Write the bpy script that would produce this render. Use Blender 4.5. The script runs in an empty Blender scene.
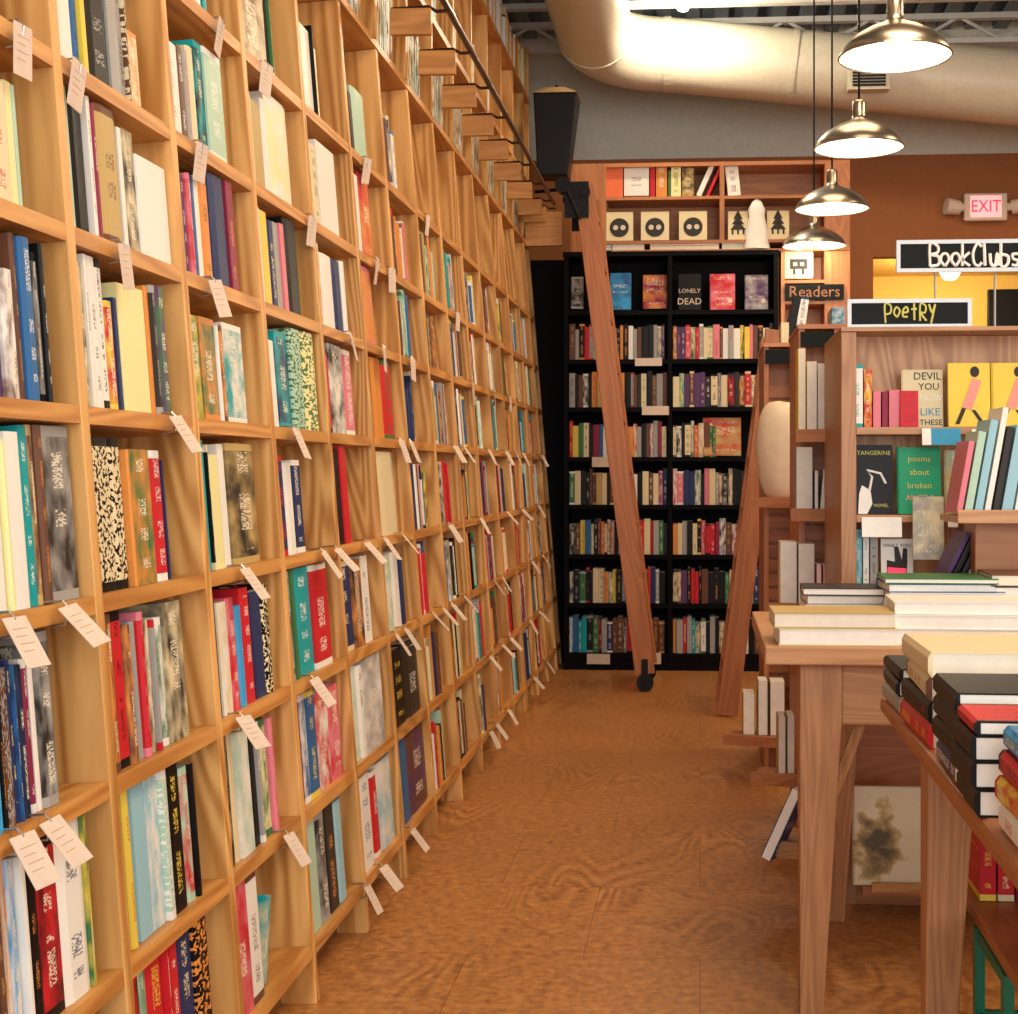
import bpy, math, random
from mathutils import Vector, Matrix
R = random.Random(7)
PI = math.pi
sc = bpy.context.scene
COL = sc.collection

# ---------------------------------------------------------------- camera, light, exposure
H = 1.27; F = 1400.0; CX = 602.0; CY = 472.0; YAW = math.radians(4)
cd = bpy.data.cameras.new('camera'); cam = bpy.data.objects.new('camera', cd); COL.objects.link(cam)
cam.location = (0, 0, H); cam.rotation_euler = (PI/2, 0, YAW)
cd.sensor_fit = 'HORIZONTAL'; cd.sensor_width = 36; cd.lens = F/1018*36
cd.shift_x = (509-CX)/1018; cd.shift_y = (CY-507)/1018
cd.clip_start = 0.05; cd.clip_end = 60
sc.camera = cam
sc.view_settings.view_transform = 'Standard'; sc.view_settings.look = 'None'
sc.view_settings.exposure = 0.34; sc.view_settings.gamma = 1; sc.view_settings.use_curve_mapping = False
sc.cycles.use_denoising = True
sc.cycles.max_bounces = 6; sc.cycles.diffuse_bounces = 4; sc.cycles.glossy_bounces = 3
w = bpy.data.worlds.new('world'); sc.world = w; w.use_nodes = True
w.node_tree.nodes['Background'].inputs[0].default_value = (.75, .85, 1, 1)
w.node_tree.nodes['Background'].inputs[1].default_value = 1.0
def area(name, loc, rot, sx, sy, power, color):
    l = bpy.data.lights.new(name, 'AREA'); l.shape = 'RECTANGLE'; l.size = sx; l.size_y = sy; l.energy = power; l.color = color
    o = bpy.data.objects.new(name, l); COL.objects.link(o); o.location = loc; o.rotation_euler = rot; return o
area('window_daylight', (1.6, -2.75, 2.3), (math.radians(90), 0, 0), 5.6, 3.4, 210, (1, .95, .88))
area('side_window_daylight', (5.85, 1.6, 2.5), (0, math.radians(90), 0), 3.0, 5.0, 90, (1, .90, .76))
for i, (x, y, pw) in enumerate([(1.2, 1.4, 60), (1.0, 4.2, 48), (.8, 7.0, 26), (3.6, 3, 40), (3.6, 6.6, 60)]):
    area('ceiling_track_light', (x, y, 4.38), (0, 0, 0), 1.3, 1.3, pw, (1, .76, .50) if y < 3.5 else (1, .66, .38))

# ---------------------------------------------------------------- projection helpers (photo pixel -> place in the room)
def ray(px, py):
    r = Vector((math.cos(YAW), math.sin(YAW), 0)); f = Vector((-math.sin(YAW), math.cos(YAW), 0))
    return f + r*((px-CX)/F) + Vector((0, 0, (CY-py)/F))
def onY(px, py, Y):
    d = ray(px, py); t = Y/d.y
    return Vector((d.x*t, Y, H+d.z*t))
def onZ(px, py, Z):
    d = ray(px, py); t = (Z-H)/d.z
    return Vector((d.x*t, d.y*t, Z))
LEAN = .08; A0 = .912; TILT = math.atan(LEAN)
CASE = Matrix.Translation((-A0, 0, 0)) @ Matrix.Rotation(-TILT, 4, 'Y')
CASE_I = CASE.inverted()
def onCase(px, py, back=0.0):            # a point of the leaning case front, in the case's own frame (x out, y along, z up)
    d = ray(px, py); o = CASE_I @ Vector((0, 0, H)); dd = CASE_I.to_3x3() @ d
    t = (-back-o.x)/dd.x
    return o+dd*t
def px_to_y(px, v, back=0.0):            # position along the case where height v on its front shows at column px
    lo, hi = -30.0, 30.0
    # projective: solve for y with u fixed
    def proj(y):
        p = CASE @ Vector((-back, y, v)); rel = p-Vector((0, 0, H))
        dep = -rel.x*math.sin(YAW)+rel.y*math.cos(YAW)
        return CX+F*(rel.x*math.cos(YAW)+rel.y*math.sin(YAW))/dep
    lo, hi = .35, 12
    for _ in range(50):
        m = (lo+hi)/2
        if proj(m) < px: lo = m
        else: hi = m
    return lo

# ---------------------------------------------------------------- materials
def mat(name):
    m = bpy.data.materials.new(name); m.use_nodes = True
    nt = m.node_tree; return m, nt, nt.nodes['Principled BSDF']
def plain(name, col, rough=.6, metal=0, emit=0, spec=.5):
    m, nt, b = mat(name)
    b.inputs['Base Color'].default_value = (*col, 1); b.inputs['Roughness'].default_value = rough
    b.inputs['Metallic'].default_value = metal; b.inputs['Specular IOR Level'].default_value = spec
    if emit: b.inputs['Emission Color'].default_value = (*col, 1); b.inputs['Emission Strength'].default_value = emit
    else:
        n = nt.nodes.new('ShaderNodeTexNoise'); n.inputs['Scale'].default_value = 30; n.inputs['Detail'].default_value = 3
        mx = nt.nodes.new('ShaderNodeMix'); mx.data_type = 'RGBA'
        tc = nt.nodes.new('ShaderNodeTexCoord'); nt.links.new(tc.outputs['Object'], n.inputs['Vector'])
        nt.links.new(n.outputs['Fac'], mx.inputs[0])
        mx.inputs[6].default_value = (*[c*.88 for c in col], 1); mx.inputs[7].default_value = (*[min(1, c*1.1) for c in col], 1)
        nt.links.new(mx.outputs[2], b.inputs['Base Color'])
    return m
def wood(name, light, dark, axis='Z', scale=1.0, rough=.42, ringy=.5):
    m, nt, b = mat(name); N = nt.nodes; L = nt.links
    tc = N.new('ShaderNodeTexCoord'); mp = N.new('ShaderNodeMapping'); L.new(tc.outputs['Object'], mp.inputs[0])
    s = {'X': (.09, 1, 1), 'Y': (1, .09, 1), 'Z': (1, 1, .09)}[axis]
    mp.inputs['Scale'].default_value = tuple(c*scale for c in s)
    oi = N.new('ShaderNodeObjectInfo'); mul = N.new('ShaderNodeMath'); mul.operation = 'MULTIPLY'; mul.inputs[1].default_value = 37
    L.new(oi.outputs['Random'], mul.inputs[0])
    cb = N.new('ShaderNodeCombineXYZ')
    for k in range(3): L.new(mul.outputs[0], cb.inputs[k])
    L.new(cb.outputs[0], mp.inputs['Location'])
    wv = N.new('ShaderNodeTexNoise'); wv.inputs['Scale'].default_value = 5; wv.inputs['Detail'].default_value = 1.5; wv.inputs['Distortion'].default_value = .6
    L.new(mp.outputs[0], wv.inputs['Vector'])
    sn = N.new('ShaderNodeMath'); sn.operation = 'MULTIPLY'; sn.inputs[1].default_value = 85; L.new(wv.outputs['Fac'], sn.inputs[0])
    si = N.new('ShaderNodeMath'); si.operation = 'SINE'; L.new(sn.outputs[0], si.inputs[0])
    ma = N.new('ShaderNodeMath'); ma.operation = 'MULTIPLY_ADD'; ma.inputs[1].default_value = .5*ringy; ma.inputs[2].default_value = .5; L.new(si.outputs[0], ma.inputs[0])
    n2 = N.new('ShaderNodeTexNoise'); n2.inputs['Scale'].default_value = 60; n2.inputs['Detail'].default_value = 4; L.new(mp.outputs[0], n2.inputs['Vector'])
    ad = N.new('ShaderNodeMath'); ad.operation = 'MULTIPLY_ADD'; ad.inputs[1].default_value = .9; L.new(n2.outputs['Fac'], ad.inputs[0]); 
    sb = N.new('ShaderNodeMath'); sb.operation = 'SUBTRACT'; sb.inputs[1].default_value = .45; L.new(ma.outputs[0], sb.inputs[0]); L.new(sb.outputs[0], ad.inputs[2])
    mx = N.new('ShaderNodeMix'); mx.data_type = 'RGBA'; L.new(ad.outputs[0], mx.inputs[0])
    mx.inputs[6].default_value = (*dark, 1); mx.inputs[7].default_value = (*light, 1)
    # slight board-to-board value change
    hs = N.new('ShaderNodeHueSaturation'); L.new(mx.outputs[2], hs.inputs['Color'])
    mv = N.new('ShaderNodeMath'); mv.operation = 'MULTIPLY_ADD'; mv.inputs[1].default_value = .18; mv.inputs[2].default_value = .91; L.new(oi.outputs['Random'], mv.inputs[0]); L.new(mv.outputs[0], hs.inputs['Value'])
    L.new(hs.outputs[0], b.inputs['Base Color'])
    b.inputs['Roughness'].default_value = rough; b.inputs['Specular IOR Level'].default_value = .4
    bp = N.new('ShaderNodeBump'); bp.inputs['Strength'].default_value = .08; bp.inputs['Distance'].default_value = .002
    L.new(n2.outputs['Fac'], bp.inputs['Height']); L.new(bp.outputs[0], b.inputs['Normal'])
    return m
OAKL = (.74, .42, .145); OAKD = (.44, .195, .045)
M = {}
M['oak_v'] = wood('oak_upright', OAKL, OAKD, 'Z', ringy=.9)
M['oak_h'] = wood('oak_board', (.68, .35, .10), (.42, .165, .035), 'Y', ringy=.7)
M['oak_x'] = wood('oak_crosswise', (.60, .31, .11), (.42, .19, .06), 'X')
M['cherry_v'] = wood('reddish_upright', (.50, .20, .075), (.33, .115, .04), 'Z')
M['cherry_x'] = wood('reddish_board', (.50, .21, .08), (.34, .12, .045), 'X')
M['cherry_y'] = wood('reddish_side', (.46, .18, .07), (.30, .10, .035), 'Y')
M['ply_x'] = wood('pale_panel', (.64, .35, .17), (.44, .21, .09), 'Z', 1.6, ringy=1)
M['table_v'] = wood('table_leg_wood', (.52, .27, .13), (.33, .15, .065), 'Z', 2.0)
M['table_x'] = wood('table_top_wood', (.54, .29, .14), (.36, .17, .07), 'X', 1.5)
M['edge_y'] = wood('table_edge_wood', (.46, .17, .05), (.34, .11, .03), 'Y', 1.5)
M['ladder'] = wood('ladder_wood', (.44, .17, .06), (.30, .10, .035), 'Z')
M['darkwood'] = wood('toe_kick_wood', (.30, .12, .045), (.2, .075, .03), 'Y')  # dark brown wood tone, used for toe kicks and the Readers lettering
M['black'] = plain('black_laminate', (.003, .0025, .0035), .6, spec=.08)
M['blackmetal'] = plain('black_metal', (.008, .008, .009), .4, .2, spec=.2)
M['rail'] = plain('dark_steel', (.09, .055, .04), .3, .8)
M['wire'] = plain('steel_wire', (.5, .48, .45), .3, .9)
M['card'] = plain('paper_card', (.66, .55, .46), .8)
M['page'] = plain('paper_pages', (.80, .74, .62), .9)
M['pagew'] = plain('white_pages', (.86, .84, .78), .9)
M['white'] = plain('white_print', (.85, .84, .8), .6)
M['silver'] = plain('silver_frame', (.40, .42, .43), .4, .5)
M['board'] = plain('chalkboard', (.006, .008, .008), .5, spec=.12)
M['chalk'] = plain('white_chalk', (.85, .85, .82), .9)
M['chalky'] = plain('green_yellow_chalk', (.62, .62, .16), .9)
M['duct'] = plain('painted_duct', (.58, .55, .45), .38, .0)
M['wallgrey'] = plain('pale_grey_paint', (.62, .63, .56), .8)
M['orange'] = plain('burnt_orange_paint', (.30, .098, .022), .7)
M['yellow'] = plain('yellow_paint', (.70, .45, .10), .8)
M['green'] = plain('green_enamel', (.0, .20, .11), .4)
M['truss'] = plain('white_steel', (.60, .60, .58), .5)
M['ink'] = plain('black_ink', (.02, .018, .016), .7)
M['pink'] = plain('pink_print', (.85, .30, .25), .6)
M['tan'] = plain('tan_lid', (.40, .26, .12), .5)
M['cloth'] = plain('cream_cloth', (.80, .68, .52), .95)
M['bluecard'] = plain('blue_card', (.03, .30, .55), .6)
M['brushed'] = plain('brushed_nickel', (.47, .44, .39), .28, 1)
M['enamel'] = plain('white_enamel', (.9, .87, .78), .5)
m, nt, b = mat('lit_bulb'); b.inputs['Emission Color'].default_value = (1, .86, .6, 1); b.inputs['Emission Strength'].default_value = 14; M['bulb'] = m
m, nt, b = mat('exit_panel'); b.inputs['Base Color'].default_value = (.9, .4, .4, 1); b.inputs['Emission Color'].default_value = (1, .38, .38, 1); b.inputs['Emission Strength'].default_value = .75; M['exitp'] = m
m, nt, b = mat('exit_letters'); b.inputs['Emission Color'].default_value = (1, .02, .07, 1); b.inputs['Emission Strength'].default_value = 1.0; b.inputs['Base Color'].default_value = (.8, .02, .05, 1); M['exitl'] = m

# corrugated deck
m, nt, b = mat('blue_grey_deck'); N = nt.nodes; L = nt.links
n = N.new('ShaderNodeTexNoise'); n.inputs['Scale'].default_value = 4; tc = N.new('ShaderNodeTexCoord'); L.new(tc.outputs['Object'], n.inputs[0])
mx = N.new('ShaderNodeMix'); mx.data_type = 'RGBA'; mx.inputs[6].default_value = (.12, .17, .21, 1); mx.inputs[7].default_value = (.18, .24, .29, 1)
L.new(n.outputs['Fac'], mx.inputs[0]); L.new(mx.outputs[2], b.inputs['Base Color']); b.inputs['Roughness'].default_value = .7; M['deck'] = m

# floor: glossy brown sheets of wood with swirling grain
m, nt, b = mat('floor_wood'); N = nt.nodes; L = nt.links
tc = N.new('ShaderNodeTexCoord'); mp = N.new('ShaderNodeMapping'); L.new(tc.outputs['Object'], mp.inputs[0]); mp.inputs['Scale'].default_value = (1, .30, 1)
br = N.new('ShaderNodeTexBrick'); br.inputs['Scale'].default_value = 1; br.inputs['Brick Width'].default_value = .61; br.inputs['Row Height'].default_value = .61
br.inputs['Mortar Size'].default_value = .0015; br.inputs['Color1'].default_value = (0, 0, 0, 1); br.inputs['Color2'].default_value = (1, 1, 1, 1); br.inputs['Mortar'].default_value = (.3, .3, .3, 1)
L.new(tc.outputs['Object'], br.inputs['Vector'])
va = N.new('ShaderNodeVectorMath'); va.operation = 'MULTIPLY_ADD'; L.new(br.outputs['Color'], va.inputs[0]); va.inputs[1].default_value = (7, 3, 5); L.new(mp.outputs[0], va.inputs[2])
n1 = N.new('ShaderNodeTexNoise'); n1.inputs['Scale'].default_value = 3.0; n1.inputs['Detail'].default_value = 1.2; n1.inputs['Distortion'].default_value = .4; L.new(va.outputs[0], n1.inputs['Vector'])
a1 = N.new('ShaderNodeMath'); a1.operation = 'MULTIPLY'; a1.inputs[1].default_value = 115; L.new(n1.outputs['Fac'], a1.inputs[0])
a2 = N.new('ShaderNodeMath'); a2.operation = 'SINE'; L.new(a1.outputs[0], a2.inputs[0])
n3 = N.new('ShaderNodeTexNoise'); n3.inputs['Scale'].default_value = 38; n3.inputs['Detail'].default_value = 4; L.new(tc.outputs['Object'], n3.inputs['Vector'])
n4 = N.new('ShaderNodeTexNoise'); n4.inputs['Scale'].default_value = 1.6; n4.inputs['Detail'].default_value = 2; L.new(tc.outputs['Object'], n4.inputs['Vector'])
def mth(op, x, y, z=None):
    k = N.new('ShaderNodeMath'); k.operation = op
    for i, v in enumerate((x, y, z)):
        if v is None: continue
        if isinstance(v, (int, float)): k.inputs[i].default_value = v
        else: L.new(v, k.inputs[i])
    return k.outputs[0]
amp = mth('MULTIPLY', mth('SUBTRACT', n4.outputs['Fac'], .44), 1.0); amp = mth('MAXIMUM', amp, .05)
g = mth('ADD', mth('MULTIPLY', a2.outputs[0], amp), mth('MULTIPLY_ADD', n3.outputs['Fac'], 1.7, -.38))
mx = N.new('ShaderNodeMix'); mx.data_type = 'RGBA'; L.new(g, mx.inputs[0]); mx.inputs[6].default_value = (.24, .085, .020, 1); mx.inputs[7].default_value = (.60, .28, .085, 1)
m2 = N.new('ShaderNodeMix'); m2.data_type = 'RGBA'; m2.blend_type = 'MULTIPLY'; L.new(br.outputs['Fac'], m2.inputs[0]); L.new(mx.outputs[2], m2.inputs[6]); m2.inputs[7].default_value = (.6, .5, .45, 1)
L.new(m2.outputs[2], b.inputs['Base Color'])
L.new(mth('MULTIPLY_ADD', n3.outputs['Fac'], .2, .30), b.inputs['Roughness'])
bp = N.new('ShaderNodeBump'); bp.inputs['Strength'].default_value = .12; bp.inputs['Distance'].default_value = .003; L.new(g, bp.inputs['Height']); L.new(bp.outputs[0], b.inputs['Normal'])
M['floor'] = m

# book cover: print driven by the book's own two ink colours (c1, c2), its seed (c1 alpha) and style (c2 alpha)
m, nt, b = mat('printed_cover'); N = nt.nodes; L = nt.links
uv = N.new('ShaderNodeUVMap'); sp = N.new('ShaderNodeSeparateXYZ'); L.new(uv.outputs[0], sp.inputs[0])
c1 = N.new('ShaderNodeAttribute'); c1.attribute_name = 'c1'; c2 = N.new('ShaderNodeAttribute'); c2.attribute_name = 'c2'
U, V = sp.outputs[0], sp.outputs[1]; seed = c1.outputs['Alpha']; style = c2.outputs['Alpha']
iscov = mth('GREATER_THAN', U, 1.5); U1 = mth('MULTIPLY_ADD', iscov, -2, U)
def cxyz(x, y, z):
    k = N.new('ShaderNodeCombineXYZ')
    for i, v in enumerate((x, y, z)):
        if isinstance(v, (int, float)): k.inputs[i].default_value = v
        else: L.new(v, k.inputs[i])
    return k.outputs[0]
def noise(vec, detail=0, scale=1.0):
    k = N.new('ShaderNodeTexNoise'); k.inputs['Scale'].default_value = scale; k.inputs['Detail'].default_value = detail; L.new(vec, k.inputs['Vector']); return k.outputs['Fac']
s100 = mth('MULTIPLY', seed, 100)
glyph = mth('GREATER_THAN', noise(cxyz(mth('MULTIPLY', U1, 9), mth('MULTIPLY', V, 90), s100)), .5)
gaps = mth('GREATER_THAN', noise(cxyz(3, mth('MULTIPLY', V, 6), s100)), .50)
band = mth('LESS_THAN', mth('ABSOLUTE', mth('SUBTRACT', U1, .5), 0), .20)
vin = mth('MULTIPLY', mth('GREATER_THAN', V, .12), mth('LESS_THAN', V, .93))
txt = mth('MULTIPLY', mth('MULTIPLY', glyph, gaps), mth('MULTIPLY', band, vin))
txt = mth('MULTIPLY', mth('MULTIPLY', txt, mth('GREATER_THAN', style, .05)), .75)
covl = mth('MULTIPLY', mth('GREATER_THAN', noise(cxyz(mth('MULTIPLY', U1, 34), mth('MULTIPLY', V, 26), s100)), .56), mth('LESS_THAN', mth('ABSOLUTE', mth('SUBTRACT', U1, .5), 0), .36))
covl = mth('MULTIPLY', mth('MULTIPLY', covl, .6), mth('GREATER_THAN', noise(cxyz(5, mth('MULTIPLY', V, 7), s100)), .54))
covl = mth('MULTIPLY', covl, mth('GREATER_THAN', style, .05))
txt = mth('ADD', mth('MULTIPLY', txt, mth('SUBTRACT', 1, iscov)), mth('MULTIPLY', mth('MULTIPLY', covl, iscov), vin))
ends = mth('MULTIPLY', mth('GREATER_THAN', mth('ABSOLUTE', mth('SUBTRACT', V, .5), 0), .44), mth('GREATER_THAN', mth('FRACT', mth('MULTIPLY', seed, 7), 0), .62))
ends = mth('MULTIPLY', ends, mth('GREATER_THAN', style, .05))
ramp = N.new('ShaderNodeMapRange'); ramp.inputs['From Min'].default_value = .36; ramp.inputs['From Max'].default_value = .68
L.new(noise(cxyz(mth('MULTIPLY', U1, 2.2), mth('MULTIPLY', V, 4), s100), 5, 1.0), ramp.inputs['Value'])
art = mth('MULTIPLY', ramp.outputs[0], mth('GREATER_THAN', style, .45))
dots = mth('MULTIPLY', mth('GREATER_THAN', noise(cxyz(mth('MULTIPLY', U1, 7), mth('MULTIPLY', V, 34), s100), 1, 1.0), .53), mth('GREATER_THAN', style, .8))
art = mth('MAXIMUM', mth('MULTIPLY', art, mth('LESS_THAN', style, .8)), dots)
fac = mth('MAXIMUM', mth('MAXIMUM', mth('MULTIPLY', txt, mth('LESS_THAN', style, .45)), ends), art)
mx = N.new('ShaderNodeMix'); mx.data_type = 'RGBA'; L.new(fac, mx.inputs[0]); L.new(c1.outputs['Color'], mx.inputs[6]); L.new(c2.outputs['Color'], mx.inputs[7])
# lettering over art covers
m3 = N.new('ShaderNodeMix'); m3.data_type = 'RGBA'; L.new(mth('MULTIPLY', txt, mth('MULTIPLY', mth('GREATER_THAN', style, .45), mth('LESS_THAN', style, .8))), m3.inputs[0]); L.new(mx.outputs[2], m3.inputs[6]); m3.inputs[7].default_value = (.8, .76, .62, 1)
L.new(m3.outputs[2], b.inputs['Base Color']); b.inputs['Roughness'].default_value = .42; b.inputs['Specular IOR Level'].default_value = .18
M['cover'] = m

# ---------------------------------------------------------------- mesh collector
class MB:
    def __init__(s): s.v = []; s.f = []; s.uv = []; s.c1 = []; s.c2 = []
    def face(s, idx, uv=None, c1=None, c2=None):
        s.f.append(idx); s.uv.append(uv); s.c1.append(c1); s.c2.append(c2)
    def box(s, a, b, mtx=None, c1=None, c2=None):
        x0, y0, z0 = a; x1, y1, z1 = b; n = len(s.v)
        P = [(x0, y0, z0), (x1, y0, z0), (x1, y1, z0), (x0, y1, z0), (x0, y0, z1), (x1, y0, z1), (x1, y1, z1), (x0, y1, z1)]
        s.v += [tuple(mtx @ Vector(p)) if mtx else p for p in P]
        for q in ((0, 3, 2, 1), (4, 5, 6, 7), (0, 1, 5, 4), (1, 2, 6, 5), (2, 3, 7, 6), (3, 0, 4, 7)):
            s.face([n+i for i in q], [(2, 0), (3, 0), (3, 1), (2, 1)], c1, c2)
        return s
    def prism(s, pts, z0, z1, mtx=None, uvf=None, c1=None, c2=None):      # pts ccw in xy
        n = len(s.v); k = len(pts)
        for z in (z0, z1): s.v += [tuple(mtx @ Vector((p[0], p[1], z))) if mtx else (p[0], p[1], z) for p in pts]
        s.face([n+i for i in range(k)][::-1], [(2, 0)]*k, c1, c2); s.face([n+k+i for i in range(k)], [(2, 0)]*k, c1, c2)
        for i in range(k):
            j = (i+1) % k
            u = uvf(i, j) if uvf else (2, 3)
            s.face([n+i, n+j, n+k+j, n+k+i], [(u[0], 0), (u[1], 0), (u[1], 1), (u[0], 1)], c1, c2)
        return s
    def tube(s, pts, r, sides=8, caps=True):
        pts = [Vector(p) for p in pts]; n0 = len(s.v); K = len(pts)
        rr = r if isinstance(r, (list, tuple)) else [r]*K
        up = None
        for i, p in enumerate(pts):
            t = (pts[min(i+1, K-1)]-pts[max(i-1, 0)]).normalized()
            if up is None or abs(t.dot(up)) > .98: up = Vector((0, 0, 1)) if abs(t.z) < .9 else Vector((1, 0, 0))
            a = t.cross(up).normalized(); bb = a.cross(t).normalized(); up = bb
            for q in range(sides):
                an = 2*PI*q/sides
                s.v.append(tuple(p+a*math.cos(an)*rr[i]+bb*math.sin(an)*rr[i]))
        for i in range(K-1):
            for q in range(sides):
                q2 = (q+1) % sides
                s.face([n0+i*sides+q, n0+i*sides+q2, n0+(i+1)*sides+q2, n0+(i+1)*sides+q])
        if caps:
            s.face([n0+q for q in range(sides)][::-1]); s.face([n0+(K-1)*sides+q for q in range(sides)])
        return s
    def lathe(s, prof, sides=32, c=(0, 0, 0)):
        n0 = len(s.v)
        for r, z in prof:
            for q in range(sides):
                an = 2*PI*q/sides; s.v.append((c[0]+r*math.cos(an), c[1]+r*math.sin(an), c[2]+z))
        for i in range(len(prof)-1):
            for q in range(sides):
                q2 = (q+1) % sides
                s.face([n0+i*sides+q, n0+i*sides+q2, n0+(i+1)*sides+q2, n0+(i+1)*sides+q])
        return s
    def build(s, name, m, parent=None, mats=None, smooth=False, bevel=0):
        me = bpy.data.meshes.new(name); me.from_pydata(s.v, [], s.f)
        for mm in (mats or [m]): me.materials.append(mm if not isinstance(mm, str) else M[mm])
        if any(u for u in s.uv):
            ul = me.uv_layers.new(name='UVMap'); i = 0
            for fc, u in zip(s.f, s.uv):
                for k in range(len(fc)): ul.data[i].uv = (u[k] if u else (0, 0)); i += 1
        if any(c is not None for c in s.c1):
            for nm, lst in (('c1', s.c1), ('c2', s.c2)):
                at = me.attributes.new(nm, 'FLOAT_COLOR', 'CORNER'); buf = []
                for fc, c in zip(s.f, lst): buf += list(c or (1, 1, 1, 0))*len(fc)
                at.data.foreach_set('color', buf)
        if smooth: me.polygons.foreach_set('use_smooth', [True]*len(me.polygons))
        me.update()
        o = bpy.data.objects.new(name, me); COL.objects.link(o); o.parent = parent
        if bevel:
            bv = o.modifiers.new('b', 'BEVEL'); bv.width = bevel; bv.segments = 2; bv.limit_method = 'ANGLE'
        return o
def tag(o, label, cat, group=None, kind=None):
    o['label'] = label; o['category'] = cat
    if group: o['group'] = group
    if kind: o['kind'] = kind
    return o
def struct(o): o['kind'] = 'structure'; return o
def empty(name, loc=(0, 0, 0), rot=(0, 0, 0)):
    o = bpy.data.objects.new(name, None); COL.objects.link(o); o.location = loc; o.rotation_euler = rot; o.empty_display_size = .1; return o
def box(name, a, b, m, parent=None, bevel=0, mtx=None):
    return MB().box(a, b, mtx).build(name, M[m], parent, bevel=bevel)
def text(name, s, size, loc, rot, m, parent, align='CENTER', ext=.0006, sx=1.0, center_y=True):
    cu = bpy.data.curves.new(name, 'FONT'); cu.body = s; cu.size = size; cu.align_x = align; cu.extrude = ext
    if center_y: cu.align_y = 'CENTER'
    cu.resolution_u = 2
    cu.materials.append(M[m]); o = bpy.data.objects.new(name, cu); COL.objects.link(o); o.location = loc; o.rotation_euler = rot; o.scale = (sx, 1, 1)
    me = bpy.data.meshes.new_from_object(o); me.name = name; bpy.data.objects.remove(o); o = bpy.data.objects.new(name, me); COL.objects.link(o)
    o.location = loc; o.rotation_euler = rot; o.scale = (sx, 1, 1); o.parent = parent
    return o

# ---------------------------------------------------------------- the room
YB = 10.25
struct(box('floor', (-1.6, -3, -.05), (6, 13.2, 0), 'floor'))
struct(box('wall_left', (-1.72, -3, 0), (-1.60, YB, 4.52), 'wallgrey'))
struct(box('wall_right', (6, -3, 0), (6.12, 13.2, 4.52), 'orange'))
# front wall behind the camera, with the shop window
fw = struct(MB().box((-1.6, -3.1, 0), (6, -2.98, .5)).box((-1.6, -3.1, 3.3), (6, -2.98, 4.52)).box((-1.6, -3.1, .5), (-1.2, -2.98, 3.3)).box((4.4, -3.1, .5), (6, -2.98, 3.3)).build('wall_front', M['wallgrey']))
# back wall: grey above, burnt orange below, opening into the yellow room
zo = 3.56; xo0 = onY(873, 300, YB).x; zt = onY(873, 257, YB).z
struct(MB().box((-1.6, YB, zo), (6, YB+.1, 4.52)).build('wall_back', M['wallgrey']))
struct(MB().box((-1.6, YB-.012, 0), (xo0, YB+.1, zo)).box((xo0, YB-.012, zt), (4.4, YB+.1, zo)).box((4.4, YB-.012, 0), (6, YB+.1, zo)).build('wall_back_lower', M['orange']))
struct(MB().box((.9, 12.9, 0), (6, 13.0, 3.2)).box((.8, YB+.1, 0), (.9, 13.0, 3.2)).build('wall_yellow_room', M['yellow']))
struct(box('ceiling_yellow_room', (.8, YB+.1, 3.05), (6, 13, 3.12), 'yellow'))
# corrugated ceiling deck
cm = MB(); xs = -1.6; n = 0
while xs < 6:
    cm.box((xs, -3, 4.46 if n % 2 else 4.52), (xs+.1, YB, 4.60)); xs += .1; n += 1
struct(cm.build('ceiling', M['deck']))
# roof trusses
for i, (yt) in enumerate((5.2, 7.2, 8.98, 9.9)):
    t = MB(); z0, z1 = 4.25, 4.42
    t.box((-1.55, yt-.03, z0), (5.9, yt+.03, z0+.035)); t.box((-1.55, yt-.03, z1), (5.9, yt+.03, z1+.04))
    x = -1.5; k = 0
    while x < 5.6:
        t.tube([(x, yt, z0+.02), (x+.3, yt, z1+.02), (x+.6, yt, z0+.02)], .014, 6); x += .6
    tr = struct(t.build('trim_%d' % (i+1), M['truss'])); 

# ducts
DCY = 9.35; z_d = 4.055
du = empty('air_duct', (-.45, DCY, z_d)); tag(du, 'big round cream painted air duct bending along the back wall under the ceiling', 'duct')
XA = -.67; rr = .46
pA = [(XA, y, z_d+.02) for y in (1.0, 4.0, DCY-rr)]
arc = [(XA+rr-rr*math.cos(PI/2*k/10), DCY-rr+rr*math.sin(PI/2*k/10), z_d+.02-.02*k/10) for k in range(11)]
off = Vector(du.location); zr = onY(1018, 88, DCY)
def shiftp(l): return [tuple(Vector(p)-off) for p in l]
slope = (zr.z-z_d)/(zr.x-(XA+rr))
eB = [(XA+rr-.01, DCY, z_d), (zr.x, DCY, zr.z), (5.9, DCY, z_d+slope*(5.9-XA-rr))]
MB().tube(shiftp(pA), .240, 32, caps=False).build('duct_run', M['duct'], du, smooth=True)
MB().tube(shiftp(arc), .240, 32, caps=False).build('duct_elbow', M['duct'], du, smooth=True)
MB().tube(shiftp(eB), .240, 32, caps=False).build('duct_run', M['duct'], du, smooth=True)
for pth in ([(XA, DCY-rr-.03, z_d+.02), (XA, DCY-rr+.02, z_d+.02)], [(XA+rr-.03, DCY, z_d), (XA+rr+.02, DCY, z_d)], [(.60, DCY, z_d+slope*.8), (.63, DCY, z_d+slope*.83)]):
    MB().tube(shiftp(pth), .247, 32).build('seam_band', M['duct'], du, smooth=False)
g = onY(868, 80, 9.12)
gr = MB().box((g.x-.13, g.y-.06, g.z-.075), (g.x+.13, g.y+.03, g.z+.085))
gr.v = shiftp(gr.v); gr.build('vent_frame', M['duct'], du)
for k in range(7):
    z = g.z-.055+k*.02
    o = MB().box((g.x-.105, g.y-.068, z), (g.x+.105, g.y-.058, z+.013)); o.v = shiftp(o.v); o.build('vent_slat', M['blackmetal'], du)
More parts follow.
